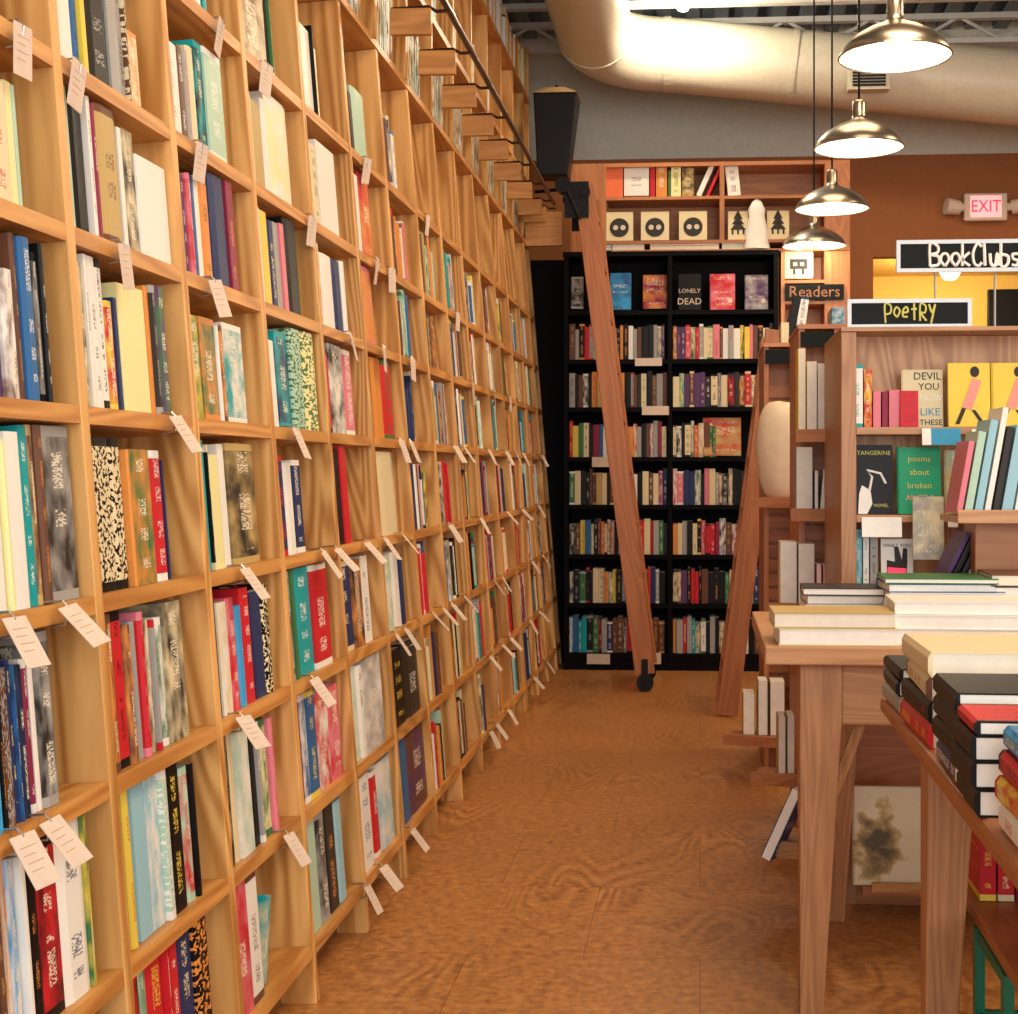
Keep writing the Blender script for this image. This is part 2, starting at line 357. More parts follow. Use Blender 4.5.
# spot that lights the duct
p = onY(683, 3, 8.7)
sl = empty('ceiling_spot_lamp', (p.x, p.y, p.z)); tag(sl, 'glaring bare spot lamp hanging over the duct bend', 'lamp')
MB().lathe([(0, -.05), (.03, -.045), (.045, -.02), (.045, .01), (.02, .03), (0, .03)], 16).build('bulb', M['bulb'], sl, smooth=True)
MB().lathe([(.02, .02), (.05, .03), (.04, .12), (.012, .14), (.012, .30), (0, .30)], 16).build('socket', M['truss'], sl, smooth=True)
MB().tube([(0, 0, .28), (0, 0, 4.47-p.z)], .006, 6).build('stem', M['truss'], sl)
ld = bpy.data.lights.new('duct_spot', 'POINT'); ld.energy = 42; ld.color = (1, .84, .6); ld.shadow_soft_size = .05
lo = bpy.data.objects.new('duct_spot', ld); COL.objects.link(lo); lo.location = (p.x, p.y-.05, p.z-.1)

# pendant lamps
def pendant(label, px, py, depth, w_px):
    r = w_px/F*depth/2
    p = Vector((0, 0, H))+ray(px, py)*depth
    t = empty('pendant_lamp', p); tag(t, label, 'lamp', 'row of brushed metal pendant lamps')
    s = r/.2
    outer = [(.2, 0), (.197, .012), (.185, .035), (.15, .07), (.10, .10), (.055, .118), (.034, .13), (.03, .15), (.03, .205), (.024, .215), (0, .216)]
    MB().lathe([(a*s, b*s) for a, b in outer], 40).build('shade', M['brushed'], t, smooth=True)
    MB().lathe([(a*s, b*s) for a, b in [(.198, .0), (.19, .012), (.15, .055), (.10, .085), (.03, .10), (0, .10)]], 40).build('reflector', M['enamel'], t, smooth=True)
    MB().tube([(.2*s*math.cos(2*PI*k/40), .2*s*math.sin(2*PI*k/40), 0) for k in range(41)], .004*s, 6, caps=False).build('rim', M['brushed'], t)
    bl = MB().lathe([(0, -.005), (.03, .0), (.042, .02), (.036, .05), (.018, .08), (0, .085)], 16); bl.v = [(x*s, y*s, z*s+.012) for x, y, z in bl.v]; bl.build('bulb', M['bulb'], t, smooth=True)
    MB().tube([(0, 0, .21*s), (0, 0, 4.45-p.z)], .006, 6).build('cord', M['blackmetal'], t)
    MB().lathe([(0, 4.41-p.z), (.05, 4.41-p.z), (.06, 4.44-p.z), (.06, 4.465-p.z), (0, 4.465-p.z)], 20).build('ceiling_cap', M['rail'], t)
    ll = bpy.data.lights.new('pendant_glow', 'POINT'); ll.energy = 9 if depth < 7 else 4.5; ll.color = (1, .82, .58); ll.shadow_soft_size = .04
    lo = bpy.data.objects.new('pendant_glow', ll); COL.objects.link(lo); lo.location = (0, 0, -.035); lo.parent = t
pendant('largest brushed metal dome lamp, hanging highest of the row', 895, 57, 5.04, 111)
pendant('second dome lamp down the row, below the duct vent', 859, 148, 6.44, 88)
pendant('third dome lamp down, in front of the wooden hutch', 832, 209, 7.8, 73)
pendant('smallest and lowest dome lamp, beside the chalk-lettered board', 814, 246, 8.75, 63)

# ---------------------------------------------------------------- left wall bookcase
DY = [2.267-.516*3+.516*k for k in range(0, 17)]   # dividers; index 3 is the first whole one in view
DY = [y for y in DY if y < 9.1]+[9.25]
SV = [.14, .452, .762, 1.068, 1.385, 1.688, 1.978, 2.305]      # top faces of the shelves
TOPV = 2.79; T = .030; DEP = .34
bc = empty('wall_bookcase', (-A0, 0, 0), (0, -TILT, 0))
tag(bc, 'long oak cubbyhole bookcase leaning back along the whole side wall', 'bookcase')
dv = MB().box((-DEP, -T/2, .0), (0, T/2, TOPV-.03))
# rounded toe at the foot
dmesh = None
for y in DY:
    if dmesh is None:
        o = dv.build('divider', M['oak_v'], bc); dmesh = o.data
        bv = o.modifiers.new('b', 'BEVEL'); bv.width = .002; bv.segments = 1
    else:
        o = bpy.data.objects.new('divider', dmesh); COL.objects.link(o); o.parent = bc
        bv = o.modifiers.new('b', 'BEVEL'); bv.width = .002; bv.segments = 1
    o.location = (0, y, 0)
sm = {}
for j, v in enumerate(SV):
    for i in range(len(DY)-1):
        y0, y1 = DY[i]+T/2+.0005, DY[i+1]-T/2-.0005; k = round(y1-y0, 3)
        if k not in sm:
            o = MB().box((-DEP+.004, 0, -T), (-.002, y1-y0, 0)).build('shelf', M['oak_h'], bc); sm[k] = o.data
        else:
            o = bpy.data.objects.new('shelf', sm[k]); COL.objects.link(o); o.parent = bc
        o.location = (0, y0, v)
for i in range(len(DY)-1):
    box('back_panel', (-DEP-.012, DY[i]+.001, .02), (-DEP, DY[i+1]-.001, TOPV-.03), 'oak_v', bc)
    box('toe_kick', (-.10, DY[i]+T/2+.001, .0), (-.085, DY[i+1]-T/2-.001, .10), 'darkwood', bc)
box('ledge', (-DEP-.05, DY[0], TOPV-.029), (.004, 9.27, TOPV), 'oak_h', bc, .002)

# rail brackets
for y in DY[1:]:
    z = CASE @ Vector((0, y, TOPV))
# upper section
XU = -1.135
ub = empty('upper_bookcase', (XU, 0, TOPV*math.cos(TILT)+.012)); ZU = ub.location.z
tag(ub, 'oak upper bookcase standing on the ledge, with the ladder rail on its arms', 'bookcase')
UH = 3.74-ZU
for y in DY:
    box('divider', (-.28, y-T/2, 0), (0, y+T/2, UH-T), 'oak_v', ub)
for i in range(len(DY)-1):
    box('shelf', (-.28, DY[i]+T/2, .40), (-.004, DY[i+1]-T/2, .43), 'oak_h', ub)
    box('back_panel', (-.29, DY[i], 0), (-.28, DY[i+1], UH-T), 'oak_v', ub)
box('top_board', (-.30, DY[0], UH-T), (.006, 9.26, UH), 'oak_h', ub)
box('end_panel', (-.28, 9.235, UH), (0, 9.26, UH+.35), 'oak_v', ub)
MB().box((.0, 9.06, -.05), (.24, 9.10, .17)).build('end_block', M['oak_x'], ub)
RX = -.925; RZ = 2.975
for y in [q_-.27 for q_ in DY[3:-1]]+[DY[-2]-.02]:
    box('rail_arm', (0, y-.014, .085), (.15, y+.014, .180), 'oak_x', ub)
    MB().tube([(-.0, y, RZ-ZU+.0), (.14, y, RZ-ZU+.006), (.17, y, RZ-ZU-.012), (RX-XU, y, RZ-ZU-.01)], .007, 6).build('strap', M['rail'], ub)
rl = MB().tube([(0, 1.2, 0), (0, 8.85, 0)], .013, 10).build('ladder_rail', M['rail'], None, smooth=True); rl.location = (RX, 0, RZ)
tag(rl, 'thin dark metal ladder rail running along the bookcase ledge', 'rail')

# ---------------------------------------------------------------- books
PAL = dict(W=(.80, .80, .76), C=(.72, .63, .40), K=(.006, .006, .007), N=(.02, .035, .12), B=(.03, .13, .33), T=(.01, .34, .38), H=(.02, .33, .17), R=(.55, .02, .03), Y=(.78, .60, .08),
           G=(.05, .17, .06), O=(.68, .27, .06), P=(.70, .20, .26), V=(.10, .04, .14), D=(.14, .06, .035), g=(.34, .34, .33), L=(.30, .55, .66), M=(.25, .02, .06),
           S=(.05, .35, .70), E=(.42, .62, .50), y=(.80, .76, .38), A=(.50, .36, .14), F=(.75, .17, .07), k=(.028, .025, .024))
CN = dict(W='white', C='cream', K='black', N='navy', B='blue', T='teal', H='bright green', R='red', Y='yellow', G='green', O='orange', P='pink', V='dark purple', D='brown', g='grey', L='light blue',
          M='maroon', S='bright blue', E='pale green', y='pale yellow', A='tan', F='orange red', k='charcoal')
CON = dict(W='NKRBGD', C='DGRK', K='WYgRO', N='WCYS', B='WYN', T='WCYN', H='YW', R='WKYC', Y='KRDG', G='YWCL', O='WKRD', P='WKRM', V='WCP', D='COWA', g='WKNR', L='WNBT', M='COW', S='WYN', E='GWT', y='GDK', A='DKW', F='WK', k='WOCg')
def book_mesh(d, w, h, ca, cb, seed, style, mbc=None, mbp=None, mtx=None, hard=True):
    c1 = (*PAL[ca], seed); c2 = (*PAL[cb], style)
    t = min(.0025, w*.2); e = .003 if hard else .0004
    hw = w/2; r = min(.004, hw*.5) if hard else .0005
    outer = [(-d, -hw), (-r, -hw), (r*.4, -hw*.55), (r*.4, hw*.55), (-r, hw), (-d, hw)]
    inner = [(-d, hw-t), (-r-t, hw-t), (-r-t, -hw+t), (-d, -hw+t)]
    pts = outer+inner
    U = {0: (3, 2), 1: (0, .22), 2: (.22, .78), 3: (.78, 1), 4: (2, 3)}
    mbc = mbc if mbc is not None else MB(); own = mbp is None; mbp = mbp if mbp is not None else MB()
    mbc.prism(pts, 0, h, mtx, lambda i, j: U.get(i, (2, 2)), c1, c2)
    mbp.box((-d+e, -hw+t, e), (-r-t, hw-t, h-e), mtx, (*PAL['W'], 0), (*PAL['W'], 0))
    return mbc, mbp
NB = [0]
def book(mtx, d, w, h, ca, style=.2, label='', group=None, name='book', cb=None, seed=None, hard=None, pages=True, page_m='page'):
    NB[0] += 1
    cb = cb or R.choice(CON[ca]); seed = seed if seed is not None else R.random()
    hard = R.random() < .5 if hard is None else hard
    c, p = book_mesh(d, w, h, ca, cb, seed, style, hard=hard)
    o = c.build(name, M['cover']); o.matrix_world = mtx
    if pages: p.build('pages', M[page_m], o)
    tag(o, label, 'book', group); return o
ORD = ['first', 'second', 'third', 'fourth', 'fifth', 'sixth', 'seventh', 'eighth', 'ninth', 'tenth', 'eleventh', 'twelfth', 'thirteenth', 'fourteenth']
SHN = ['lowest shelf', 'second shelf up', 'third shelf up', 'fourth shelf up', 'fifth shelf up', 'sixth shelf up', 'seventh shelf up', 'eighth shelf up']
BAYN = ['bay cut by the frame', 'first whole bay', 'second whole bay', 'third whole bay', 'fourth whole bay', 'fifth whole bay']
# what the photograph shows, bay by bay: (left px, right px at the shelf, px of the top, colour, style, other colour)
# styles: .0 plain, .2 title, .6 picture, .9 dotted
SPEC = {
 (0, 5): [(-40,-8,85,'C',0),(-8,13,78,'C',.2),(13,20,80,'y',0),(20,24,84,'E',0)],
 (0, 4): [(-30,4,240,'V',.2),(4,10,236,'D',.6),(10,22,270,'W',.6,'D'),(22,26,232,'D',.2),(26,42,238,'B',.2,'W'),(42,47,252,'g',.6),(47,54,244,'K',.2)],
 (0, 3): [(-45,-8,425,'T',.2),(-8,10,448,'W',0),(10,17,440,'y',0),(17,31,432,'W',0),(31,39,425,'T',.2),(39,44,424,'D',.6),(44,48,422,'C',0),(48,54,424,'D',.2),(54,80,426,'k',.6,'g')],
 (0, 2): [(-45,-15,660,'N',.6,'B'),(-15,6,672,'S',.2),(6,10,655,'K',.2),(10,17,668,'D',.9,'g'),(17,21,660,'N',.2),(21,26,665,'B',.6),(26,32,665,'K',.6,'N'),(32,37,660,'M',.2),(37,43,668,'W',0),(43,62,632,'k',.6,'g')],
 (0, 1): [(-45,-15,830,'B',.6),(-15,6,835,'N',.2),(6,12,845,'D',.2),(12,17,850,'O',.6),(17,26,845,'S',.6,'W'),(26,34,842,'N',.2),(34,38,840,'W',0),(38,46,842,'K',.2),(46,66,838,'R',.6,'K'),(66,93,818,'W',.2,'N'),(93,98,815,'G',.6)],
 (1, 6): [(58,74,-60,'W',0),(74,81,-55,'B',.2),(81,90,-60,'Y',0),(90,112,-60,'K',.2,'g'),(112,122,-50,'g',0,'W'),(122,127,-60,'g',.2),(127,133,-60,'D',.9,'C'),(133,142,40,'C',.6,'O')],
 (1, 5): [(66,70,78,'P',.2),(70,77,82,'E',0),(77,92,90,'K',0),(92,96,90,'L',.6),(96,100,92,'W',.2,'D'),(100,104,105,'M',.2,'W'),(104,126,110,'A',.2,'D'),(126,130,128,'W',0),(130,141,130,'k',.6,'C'),(141,172,162,'W',0)],
 (1, 4): [(86,92,262,'C',.6),(92,98,253,'W',.2,'K'),(98,105,254,'W',.2,'K'),(105,111,256,'W',.2,'K'),(111,120,300,'R',.6,'Y'),(120,125,297,'N',0),(125,152,286,'y',0),(152,157,286,'O',0),(157,164,286,'k',.2,'g'),(164,173,288,'V',.6,'G')],
 (1, 3): [(103,118,437,'C',.9,'K'),(118,131,438,'C',.9,'K'),(131,135,453,'M',0),(135,139,450,'O',0),(139,158,450,'G',.6,'O'),(158,170,451,'R',.2,'W'),(170,172,460,'N',0),(172,175,462,'L',0)],
 (1, 2): [(117,122,610,'O',.6),(122,131,612,'R',.2),(131,140,625,'D',.6,'O'),(140,144,622,'g',0),(144,153,612,'R',.2,'P'),(153,157,620,'C',.6,'K'),(157,164,620,'g',.2),(164,170,618,'G',.6),(170,190,602,'k',.6,'C')],
 (1, 1): [(134,139,790,'Y',.2),(139,142,775,'N',.6,'G'),(142,154,778,'L',0,'g'),(154,167,770,'L',.6,'W'),(167,177,768,'E',.9,'W'),(177,188,766,'K',.2,'Y'),(188,197,768,'R',.6,'E'),(197,203,764,'K',0)],
 (1, 0): [(140,149,965,'K',.6),(149,156,958,'E',.6,'G'),(156,173,945,'R',.2,'Y'),(173,180,942,'R',.2),(180,187,940,'R',.2),(187,200,930,'N',.2),(200,218,916,'K',.9,'O')],
 (2, 6): [(168,183,40,'W',.2,'g'),(183,189,46,'D',.2),(189,194,50,'g',.2),(194,200,46,'C',0),(200,209,42,'K',.6,'T'),(209,228,54,'E',.2,'W')],
 (2, 5): [(179,186,172,'W',0),(186,190,174,'V',.2),(190,197,174,'R',.6,'P'),(197,200,176,'B',0),(200,205,177,'W',0),(205,215,178,'O',.2,'D'),(215,232,177,'N',0,'K'),(232,240,180,'M',.2)],
 (2, 4): [(194,206,316,'G',.6,'Y'),(206,221,318,'G',.6,'O'),(221,225,326,'W',0),(225,229,326,'O',.6),(229,248,324,'T',.6,'W')],
 (2, 3): [(206,213,440,'T',0),(213,217,445,'K',.2,'C'),(217,226,455,'y',0),(226,232,444,'W',0),(232,236,443,'R',.2,'W'),(236,262,444,'k',.6,'A')],
 (2, 2): [(217,223,602,'k',.2),(223,234,603,'W',.6,'C'),(234,242,598,'R',.6,'P'),(242,248,606,'S',0),(248,257,588,'R',.2,'W'),(257,267,592,'N',0),(267,275,584,'K',.9,'C')],
 (2, 1): [(228,236,737,'K',.6,'A'),(236,241,734,'C',0),(241,256,724,'W',.6,'E'),(256,261,722,'K',0),(261,267,722,'g',.2),(267,273,720,'y',.6,'G'),(273,280,718,'P',.2,'R')],
 (2, 0): [(240,255,876,'R',.6,'P'),(255,265,872,'W',.2)],
 (3, 7): [(240,268,-60,'C',.6,'D'),(268,271,-30,'K',0),(271,275,-20,'G',.2)],
 (3, 6): [(246,250,93,'G',0),(250,257,91,'C',0),(257,266,100,'A',0,'W'),(266,272,98,'W',0),(272,294,98,'y',.6,'W')],
 (3, 5): [(260,267,208,'W',0),(267,273,212,'Y',0),(273,279,220,'N',.2),(279,284,222,'g',0),(284,290,224,'P',0),(290,303,221,'K',0)],
 (3, 4): [(269,281,340,'W',0,'E'),(281,293,332,'N',.6,'T'),(293,308,330,'E',.9,'G'),(308,321,332,'y',.9,'G')],
 (3, 3): [(281,290,456,'N',.2,'R'),(290,298,463,'W',0),(298,306,460,'N',.2,'W'),(306,310,464,'k',.2)],
 (3, 2): [(291,297,572,'k',.6),(297,301,570,'G',0),(301,315,564,'T',.2,'W'),(315,333,562,'R',.2,'W')],
 (3, 1): [(300,306,694,'M',.2),(306,312,695,'B',.6),(312,321,690,'B',.2),(321,333,692,'R',.6,'W'),(333,345,686,'P',.6,'R')],
 (3, 0): [(314,322,815,'E',0),(322,332,806,'k',.6,'g'),(332,340,804,'k',.2),(340,348,800,'L',0)],
 (4, 7): [(296,300,32,'R',.2),(300,304,35,'P',.2),(304,315,24,'W',0),(315,319,26,'K',0),(319,321,50,'C',0)],
 (4, 6): [(305,309,128,'N',.2),(309,314,140,'M',.2),(314,322,146,'C',.2),(322,340,147,'W',0)],
 (4, 5): [(318,325,244,'O',.6,'C'),(325,337,256,'W',0),(337,345,261,'N',0),(345,349,262,'W',0)],
 (4, 4): [(326,334,350,'R',.2),(334,347,346,'W',.6,'K'),(347,357,350,'P',.2,'W')],
 (4, 3): [(333,345,449,'K',.2,'N'),(345,352,446,'R',0,'D')],
 (4, 2): [(342,355,562,'N',.2),(355,366,560,'k',.6,'O'),(366,373,556,'W',.2)],
 (4, 1): [(350,361,668,'E',.6,'W'),(361,368,665,'W',.2),(368,386,655,'g',.6,'W')],
 (4, 0): [(364,376,775,'W',.2),(376,382,772,'R',.2),(382,402,757,'L',.6,'W')],
 (5, 7): [(344,347,90,'R',0),(347,351,92,'T',0),(351,356,92,'K',0),(356,369,91,'E',0)],
 (5, 6): [(352,357,170,'N',0),(357,364,174,'W',0),(364,375,176,'O',.6,'R')],
 (5, 5): [(361,367,256,'T',0),(367,377,266,'O',.2,'P')],
 (5, 4): [(368,376,355,'k',.2),(376,386,358,'O',0),(386,396,360,'R',.2,'G')],
 (5, 3): [(376,383,450,'W',0),(383,399,452,'C',0)],
 (5, 2): [(385,396,556,'W',.6,'E'),(396,403,552,'W',0),(403,407,555,'N',0)],
 (5, 1): [(395,408,650,'K',.2,'Y'),(408,423,640,'k',.2)],
 (5, 0): [(405,412,730,'B',0),(412,430,720,'V',.6,'D')],
}
BD = .17
def height_at(px, ypx, v):
    y = px_to_y(px, v, .018)
    # height on the front plane at that place which shows at ypx
    lo, hi = v, v+.6
    for _ in range(30):
        m_ = (lo+hi)/2; p = CASE @ Vector((-.018, y, m_)); rel = p-Vector((0, 0, H)); dep = -rel.x*math.sin(YAW)+rel.y*math.cos(YAW)
        if CY-F*rel.z/dep > ypx: lo = m_
        else: hi = m_
    return lo-v
def size_word(w, h):
    s = []
    if w > .045: s.append('thick')
    elif w < .016: s.append('thin')
    if h > .265: s.append('tall')
    elif h < .2: s.append('short')
    return ' '.join(s)
for (bay, j), lst in sorted(SPEC.items()):
    v = SV[j]
    y_lo, y_hi = DY[bay+2]+T/2+.002, DY[bay+3]-T/2-.002
    if bay == 5: continue
    prev = y_lo
    for n, it in enumerate(lst):
        a, b_, yt, ca, st = it[:5]; cb = it[5] if len(it) > 5 else None
        setb = .012+R.random()*.012
        ya, yb = max(px_to_y(a, v, setb), prev), px_to_y(b_, v, setb)
        yb = min(yb, y_hi)
        w_ = yb-ya
        if w_ < .005: continue
        prev = yb
        top = SV[j+1]-T if j < 7 else TOPV-T
        h = min(max(height_at((a+b_)/2, yt, v), .15), top-v-.006)
        mt = CASE @ Matrix.Translation((-setb, (ya+yb)/2, v+.0006))
        size = size_word(w_, h)
        what = {.9: 'patterned', .6: 'pictured'}.get(st, '')
        lab = ' '.join(x for x in (size, CN[ca], what, 'book,', ORD[n]+' on', SHN[j]+',', BAYN[bay]) if x)
        book(mt, min(BD+R.random()*.04, .25), w_-.0012, h, ca, st, lab, 'books in the oak wall bookcase', cb=cb)
# the tilted book in the lowest shelf of the second whole bay
y_ = px_to_y(274, SV[0])
book(CASE @ Matrix.Translation((-.03, y_+.035, SV[0]+.006)) @ Matrix.Rotation(math.radians(-24), 4, 'X'), .15, .022, .19, 'T', .6, 'small teal book slumped at an angle, lowest shelf, second whole bay', 'books in the oak wall bookcase', cb='C')
book(CASE @ Matrix.Translation((-.04, px_to_y(66, SV[1])+.0, SV[1]+.0)) @ Matrix.Translation((0, .40, 0)), .15, .001, .01, 'W', 0, 'tmp') if False else None
# bays further down the wall and the uncounted small spines: one mass
fc, fp = MB(), MB()
def fill(bay, j, lo, hi, prob=1.0):
    v = SV[j]; y = lo; top = (SV[j+1]-T if j < 7 else TOPV-T)-v
    if bay >= 5: y = lo+.012*lo
    end = lo+(hi-lo)*(R.uniform(.35, .8) if bay < 5 else R.uniform(.38, .72))
    while y < end:
        w_ = R.uniform(.014, .05); 
        if y+w_ > hi: break
        h = min(R.uniform(.19, .262), top-.01); ca = R.choice('WWWCCKKNNBTRRYGOOPDDgLMkEA')
        st = R.choice([0, 0, 0, .2, .2, .6])
        book_mesh(R.uniform(.14, .17), w_-.001, h, ca, R.choice(CON[ca]), R.random(), st, fc, fp, CASE @ Matrix.Translation((-R.uniform(.008, .02), y+w_/2, v+.0006)), hard=R.random() < .5)
        y += w_
for bay in range(5, len(DY)-3):
    for j in range(8):
        lo, hi = DY[bay+2]+T/2+.003, DY[bay+3]-T/2-.003
        if (bay, j) in SPEC:
            prev = lo
            for it in SPEC[(bay, j)]:
                a, b_, yt, ca, st = it[:5]; ya, yb = max(px_to_y(a, SV[j], .02), prev), min(px_to_y(b_, SV[j], .02), hi)
                if yb-ya < .006: continue
                prev = yb; h = min(max(height_at((a+b_)/2, yt, SV[j]), .15), (SV[j+1] if j < 7 else TOPV)-T-SV[j]-.006)
                book_mesh(.17, yb-ya-.001, h, ca, it[5] if len(it) > 5 else R.choice(CON[ca]), R.random(), st, fc, fp, CASE @ Matrix.Translation((-.02, (ya+yb)/2, SV[j]+.0006)))
            continue
        if j == 7 and R.random() < .65: continue
        fill(bay, j, lo, hi)
for bay in (0, 1, 2):
    for j in range(8):
        if (bay, j) not in SPEC and j < 8: fill(bay, j, DY[bay+2]+T/2+.003, DY[bay+3]-T/2-.003)
ms = fc.build('distant_books', M['cover']); fp.build('pages', M['page'], ms)
tag(ms, 'small book spines filling the far bays of the oak wall bookcase', 'books', kind='stuff')

# upper rows: grey-green books on the ledge, pale ones on the top board
uc, up = MB(), MB()
for i in range(1, len(DY)-1):
    y = DY[i]+T/2+.005
    while y < DY[i+1]-.16:
        w_ = R.uniform(.025, .055); ca = R.choice('CAgEWCW'); h = R.uniform(.22, .30)
        book_mesh(.17, w_-.001, h, ca, 'D', R.random(), .6, uc, up, Matrix.Translation((XU-.02, y+w_/2, ZU+.001))); y += w_
    y = DY[i]+T/2+.005
    while y < DY[i+1]-.28:
        w_ = R.uniform(.02, .04); ca = R.choice('CWyWgL'); book_mesh(.17, w_-.001, R.uniform(.2, .26), ca, 'D', R.random(), .2, uc, up, Matrix.Translation((XU-.03, y+w_/2, ZU+.431))); y += w_
    y = DY[i]+.01
    while y < DY[i+1]-.02:
        if R.random() < .25: y += .06; continue
        w_ = R.uniform(.02, .05); ca = R.choice('CWyACWO'); book_mesh(.17, w_-.001, R.uniform(.22, .30), ca, 'D', R.random(), .2, uc, up, Matrix.Translation((XU-.02, y+w_/2, ZU+UH+.001))); y += w_
ms = uc.build('upper_books', M['cover']); up.build('pages', M['page'], ms)
tag(ms, 'pale and greenish books along the ledge and top of the upper bookcase', 'books', kind='stuff')

# shelf tags: a wire clip on the shelf edge and a hanging card
TAGS = {7: [216, 262, 364, 425], 6: [14, 72, 196, 308, 374, 388, 455], 5: [116, 208, 346, 380, 409, 470, 492, 508], 4: [168, 290, 397, 407, 452, 461, 486, 504, 514, 521, 532, 540],
        3: [4, 58, 238, 318, 332, 362, 381, 399, 447, 478, 505, 520, 537], 2: [12, 40, 236, 308, 392, 402, 430, 440, 449, 462, 492, 500, 530, 541], 1: [282, 487, 500, 508, 528, 538], 0: [362, 378, 408, 488, 494, 506, 532, 545]}
cardm = MB().box((-.0006, -.027, -.082), (.0006, .027, 0)).build('card', M['card']).data
linem = MB()
for k in range(4): linem.box((.0005, -.017, -.02-k*.012), (.0010, .017-(.01 if k % 2 else 0), -.0190-k*.012))
lined = linem.build('print_line', M['tan']).data
clipm = MB().tube([(-.03, 0, .004), (.004, 0, .004), (.012, 0, -.006), (.004, 0, -.034), (-.02, 0, -.036)], .0022, 5).build('clip', M['wire']).data
for o in list(COL.objects):
    if o.name in ('card', 'print_line', 'clip'): bpy.data.objects.remove(o)
for j, xs_ in TAGS.items():
    for n, px in enumerate(xs_):
        y = px_to_y(px, SV[j])
        if y < .4: continue
        rt = empty('shelf_tag'); rt.matrix_world = CASE @ Matrix.Translation((.004, y, SV[j]))
        bay = max(0, sum(1 for q in DY if q < y)-3)
        tag(rt, 'small paper price card on a wire clip, %s along the %s edge' % (ORD[n], SHN[j].replace(' up', ' from floor')), 'shelf tag', 'cards clipped to the oak shelves')
        for me, nm in ((clipm, 'clip'), (cardm, 'card')):
            c = bpy.data.objects.new(nm, me); COL.objects.link(c); c.parent = rt
            if nm == 'card':
                c.location = (.010, 0, -.004); c.rotation_euler = (math.radians(R.uniform(-8, 8)), math.radians({7: R.uniform(6, 18), 6: R.uniform(4, 14), 5: R.uniform(-12, 4), 4: R.uniform(-30, -14)}.get(j, R.uniform(-42, -24))), math.radians(R.uniform(-14, 8)))
                if px < 420:
                    q = bpy.data.objects.new('print_line', lined); COL.objects.link(q); q.parent = c

# ---------------------------------------------------------------- rolling ladder on the rail
def stile_pair(label, bot, top, yn, yf, wdt, n_r, hooks, wheels):
    t = empty('library_ladder', (bot[0], yn, 0)); tag(t, label, 'ladder')
    dx = top[0]-bot[0]; dz = top[1]-bot[1]; ln = math.hypot(dx, dz); ang = math.atan2(dx, dz)
    Mr = Matrix.Rotation(ang, 4, 'Y')
    for yy in (0, yf-yn):
        o = box('stile', (-wdt/2, -.016, 0), (wdt/2, .016, ln), 'ladder', t, .004); o.matrix_local = Matrix.Translation((0, yy, bot[1])) @ Mr
    for k in range(n_r):
        s = (k+.8)/n_r*ln*.97
        o = box('rung', (-wdt*.42, .016, -.011), (wdt*.42, yf-yn-.016, .011), 'ladder', t, .003); o.matrix_local = Matrix.Translation((0, 0, bot[1])) @ Mr @ Matrix.Translation((0, 0, s))
    if wheels:
        for yy in (0, yf-yn):
            MB().box((-.018, yy-.03, .03), (.018, yy-.02, .19)).box((-.018, yy+.02, .03), (.018, yy+.03, .19)).build('fork', M['blackmetal'], t)
            wv = MB(); wv.tube([(0, yy-.018, .05), (0, yy+.018, .05)], .05, 20).build('wheel', M['blackmetal'], t, smooth=False)
    if hooks:
        for yy in (0, yf-yn):
            hx = dx; hz = top[1]
            h = MB().box((hx-.11, yy-.035, hz-.19), (hx+.03, yy-.025, hz+.02)).box((hx-.09, yy+.02, hz-.16), (hx+.03, yy+.03, hz+.0))
            h.tube([(hx-.12, yy-.05, hz+.0), (hx-.12, yy+.05, hz+.0)], .045, 14); h.tube([(hx-.03, yy-.05, hz-.13), (hx-.03, yy+.04, hz-.13)], .04, 14); h.tube([(hx+.01, yy-.055, hz-.04), (hx+.01, yy+.04, hz-.04)], .03, 12)
            h.tube([(hx-.10, yy-.04, hz-.02), (hx-.02, yy-.05, hz-.2)], .012, 8)
            h.build('roller_bracket', M['blackmetal'], t)
    return t
bt = onY(645, 684, 8.1); tp = onY(584, 186, 8.1)
stile_pair('tall reddish wooden rolling ladder hooked on the rail before the black bookcase', (bt.x, .10), (tp.x, tp.z), 8.1, 8.55, .115, 9, True, True)
b1 = onY(727, 706, 7.3); t1 = onY(776, 330, 7.3)
stile_pair('wooden ladder leaning away from the aisle beside the chalk-topped cases', (b1.x, .005), (t1.x, t1.z), 7.3, 7.8, .11, 7, False, False)

# ---------------------------------------------------------------- black bookcase at the end
YK = 8.95; bx0 = onY(566, 300, YK).x; bx1 = onY(776, 300, YK).x; bxm = onY(670, 300, YK).x; KZ = onY(670, 251, YK).z
kb = empty('black_bookcase', ((bx0+bx1)/2, YK, 0)); tag(kb, 'tall black two-bay bookcase filled with novels at the end of the aisle', 'bookcase')
ox = kb.location.x
def kbox(nm, a, b): return box(nm, (a[0]-ox, a[1]-YK, a[2]), (b[0]-ox, b[1]-YK, b[2]), 'black', kb)
for x in (bx0, bxm, bx1): kbox('upright', (x-.014, YK, .0), (x+.014, YK+.28, KZ-.03))
kbox('top_board', (bx0-.02, YK-.005, KZ-.03), (bx1+.02, YK+.28, KZ))
kbox('back_panel', (bx0, YK+.28, 0), (bx1, YK+.29, KZ)); kbox('base_board', (bx0+.014, YK+.01, 0), (bx1-.014, YK+.03, .085))
KS = [onY(670, q, YK).z for q in (654, 604, 555, 505, 457, 407, 359, 310)]
for z in KS:
    for xa, xb in ((bx0, bxm), (bxm, bx1)): kbox('shelf', (xa+.014, YK+.003, z-.028), (xb-.014, YK+.278, z))
pnl = box('filler_panel', (-.18, -.01, 0), (.17, .01, KZ), 'black'); pnl.location = (-1.0, 9.29, 0)
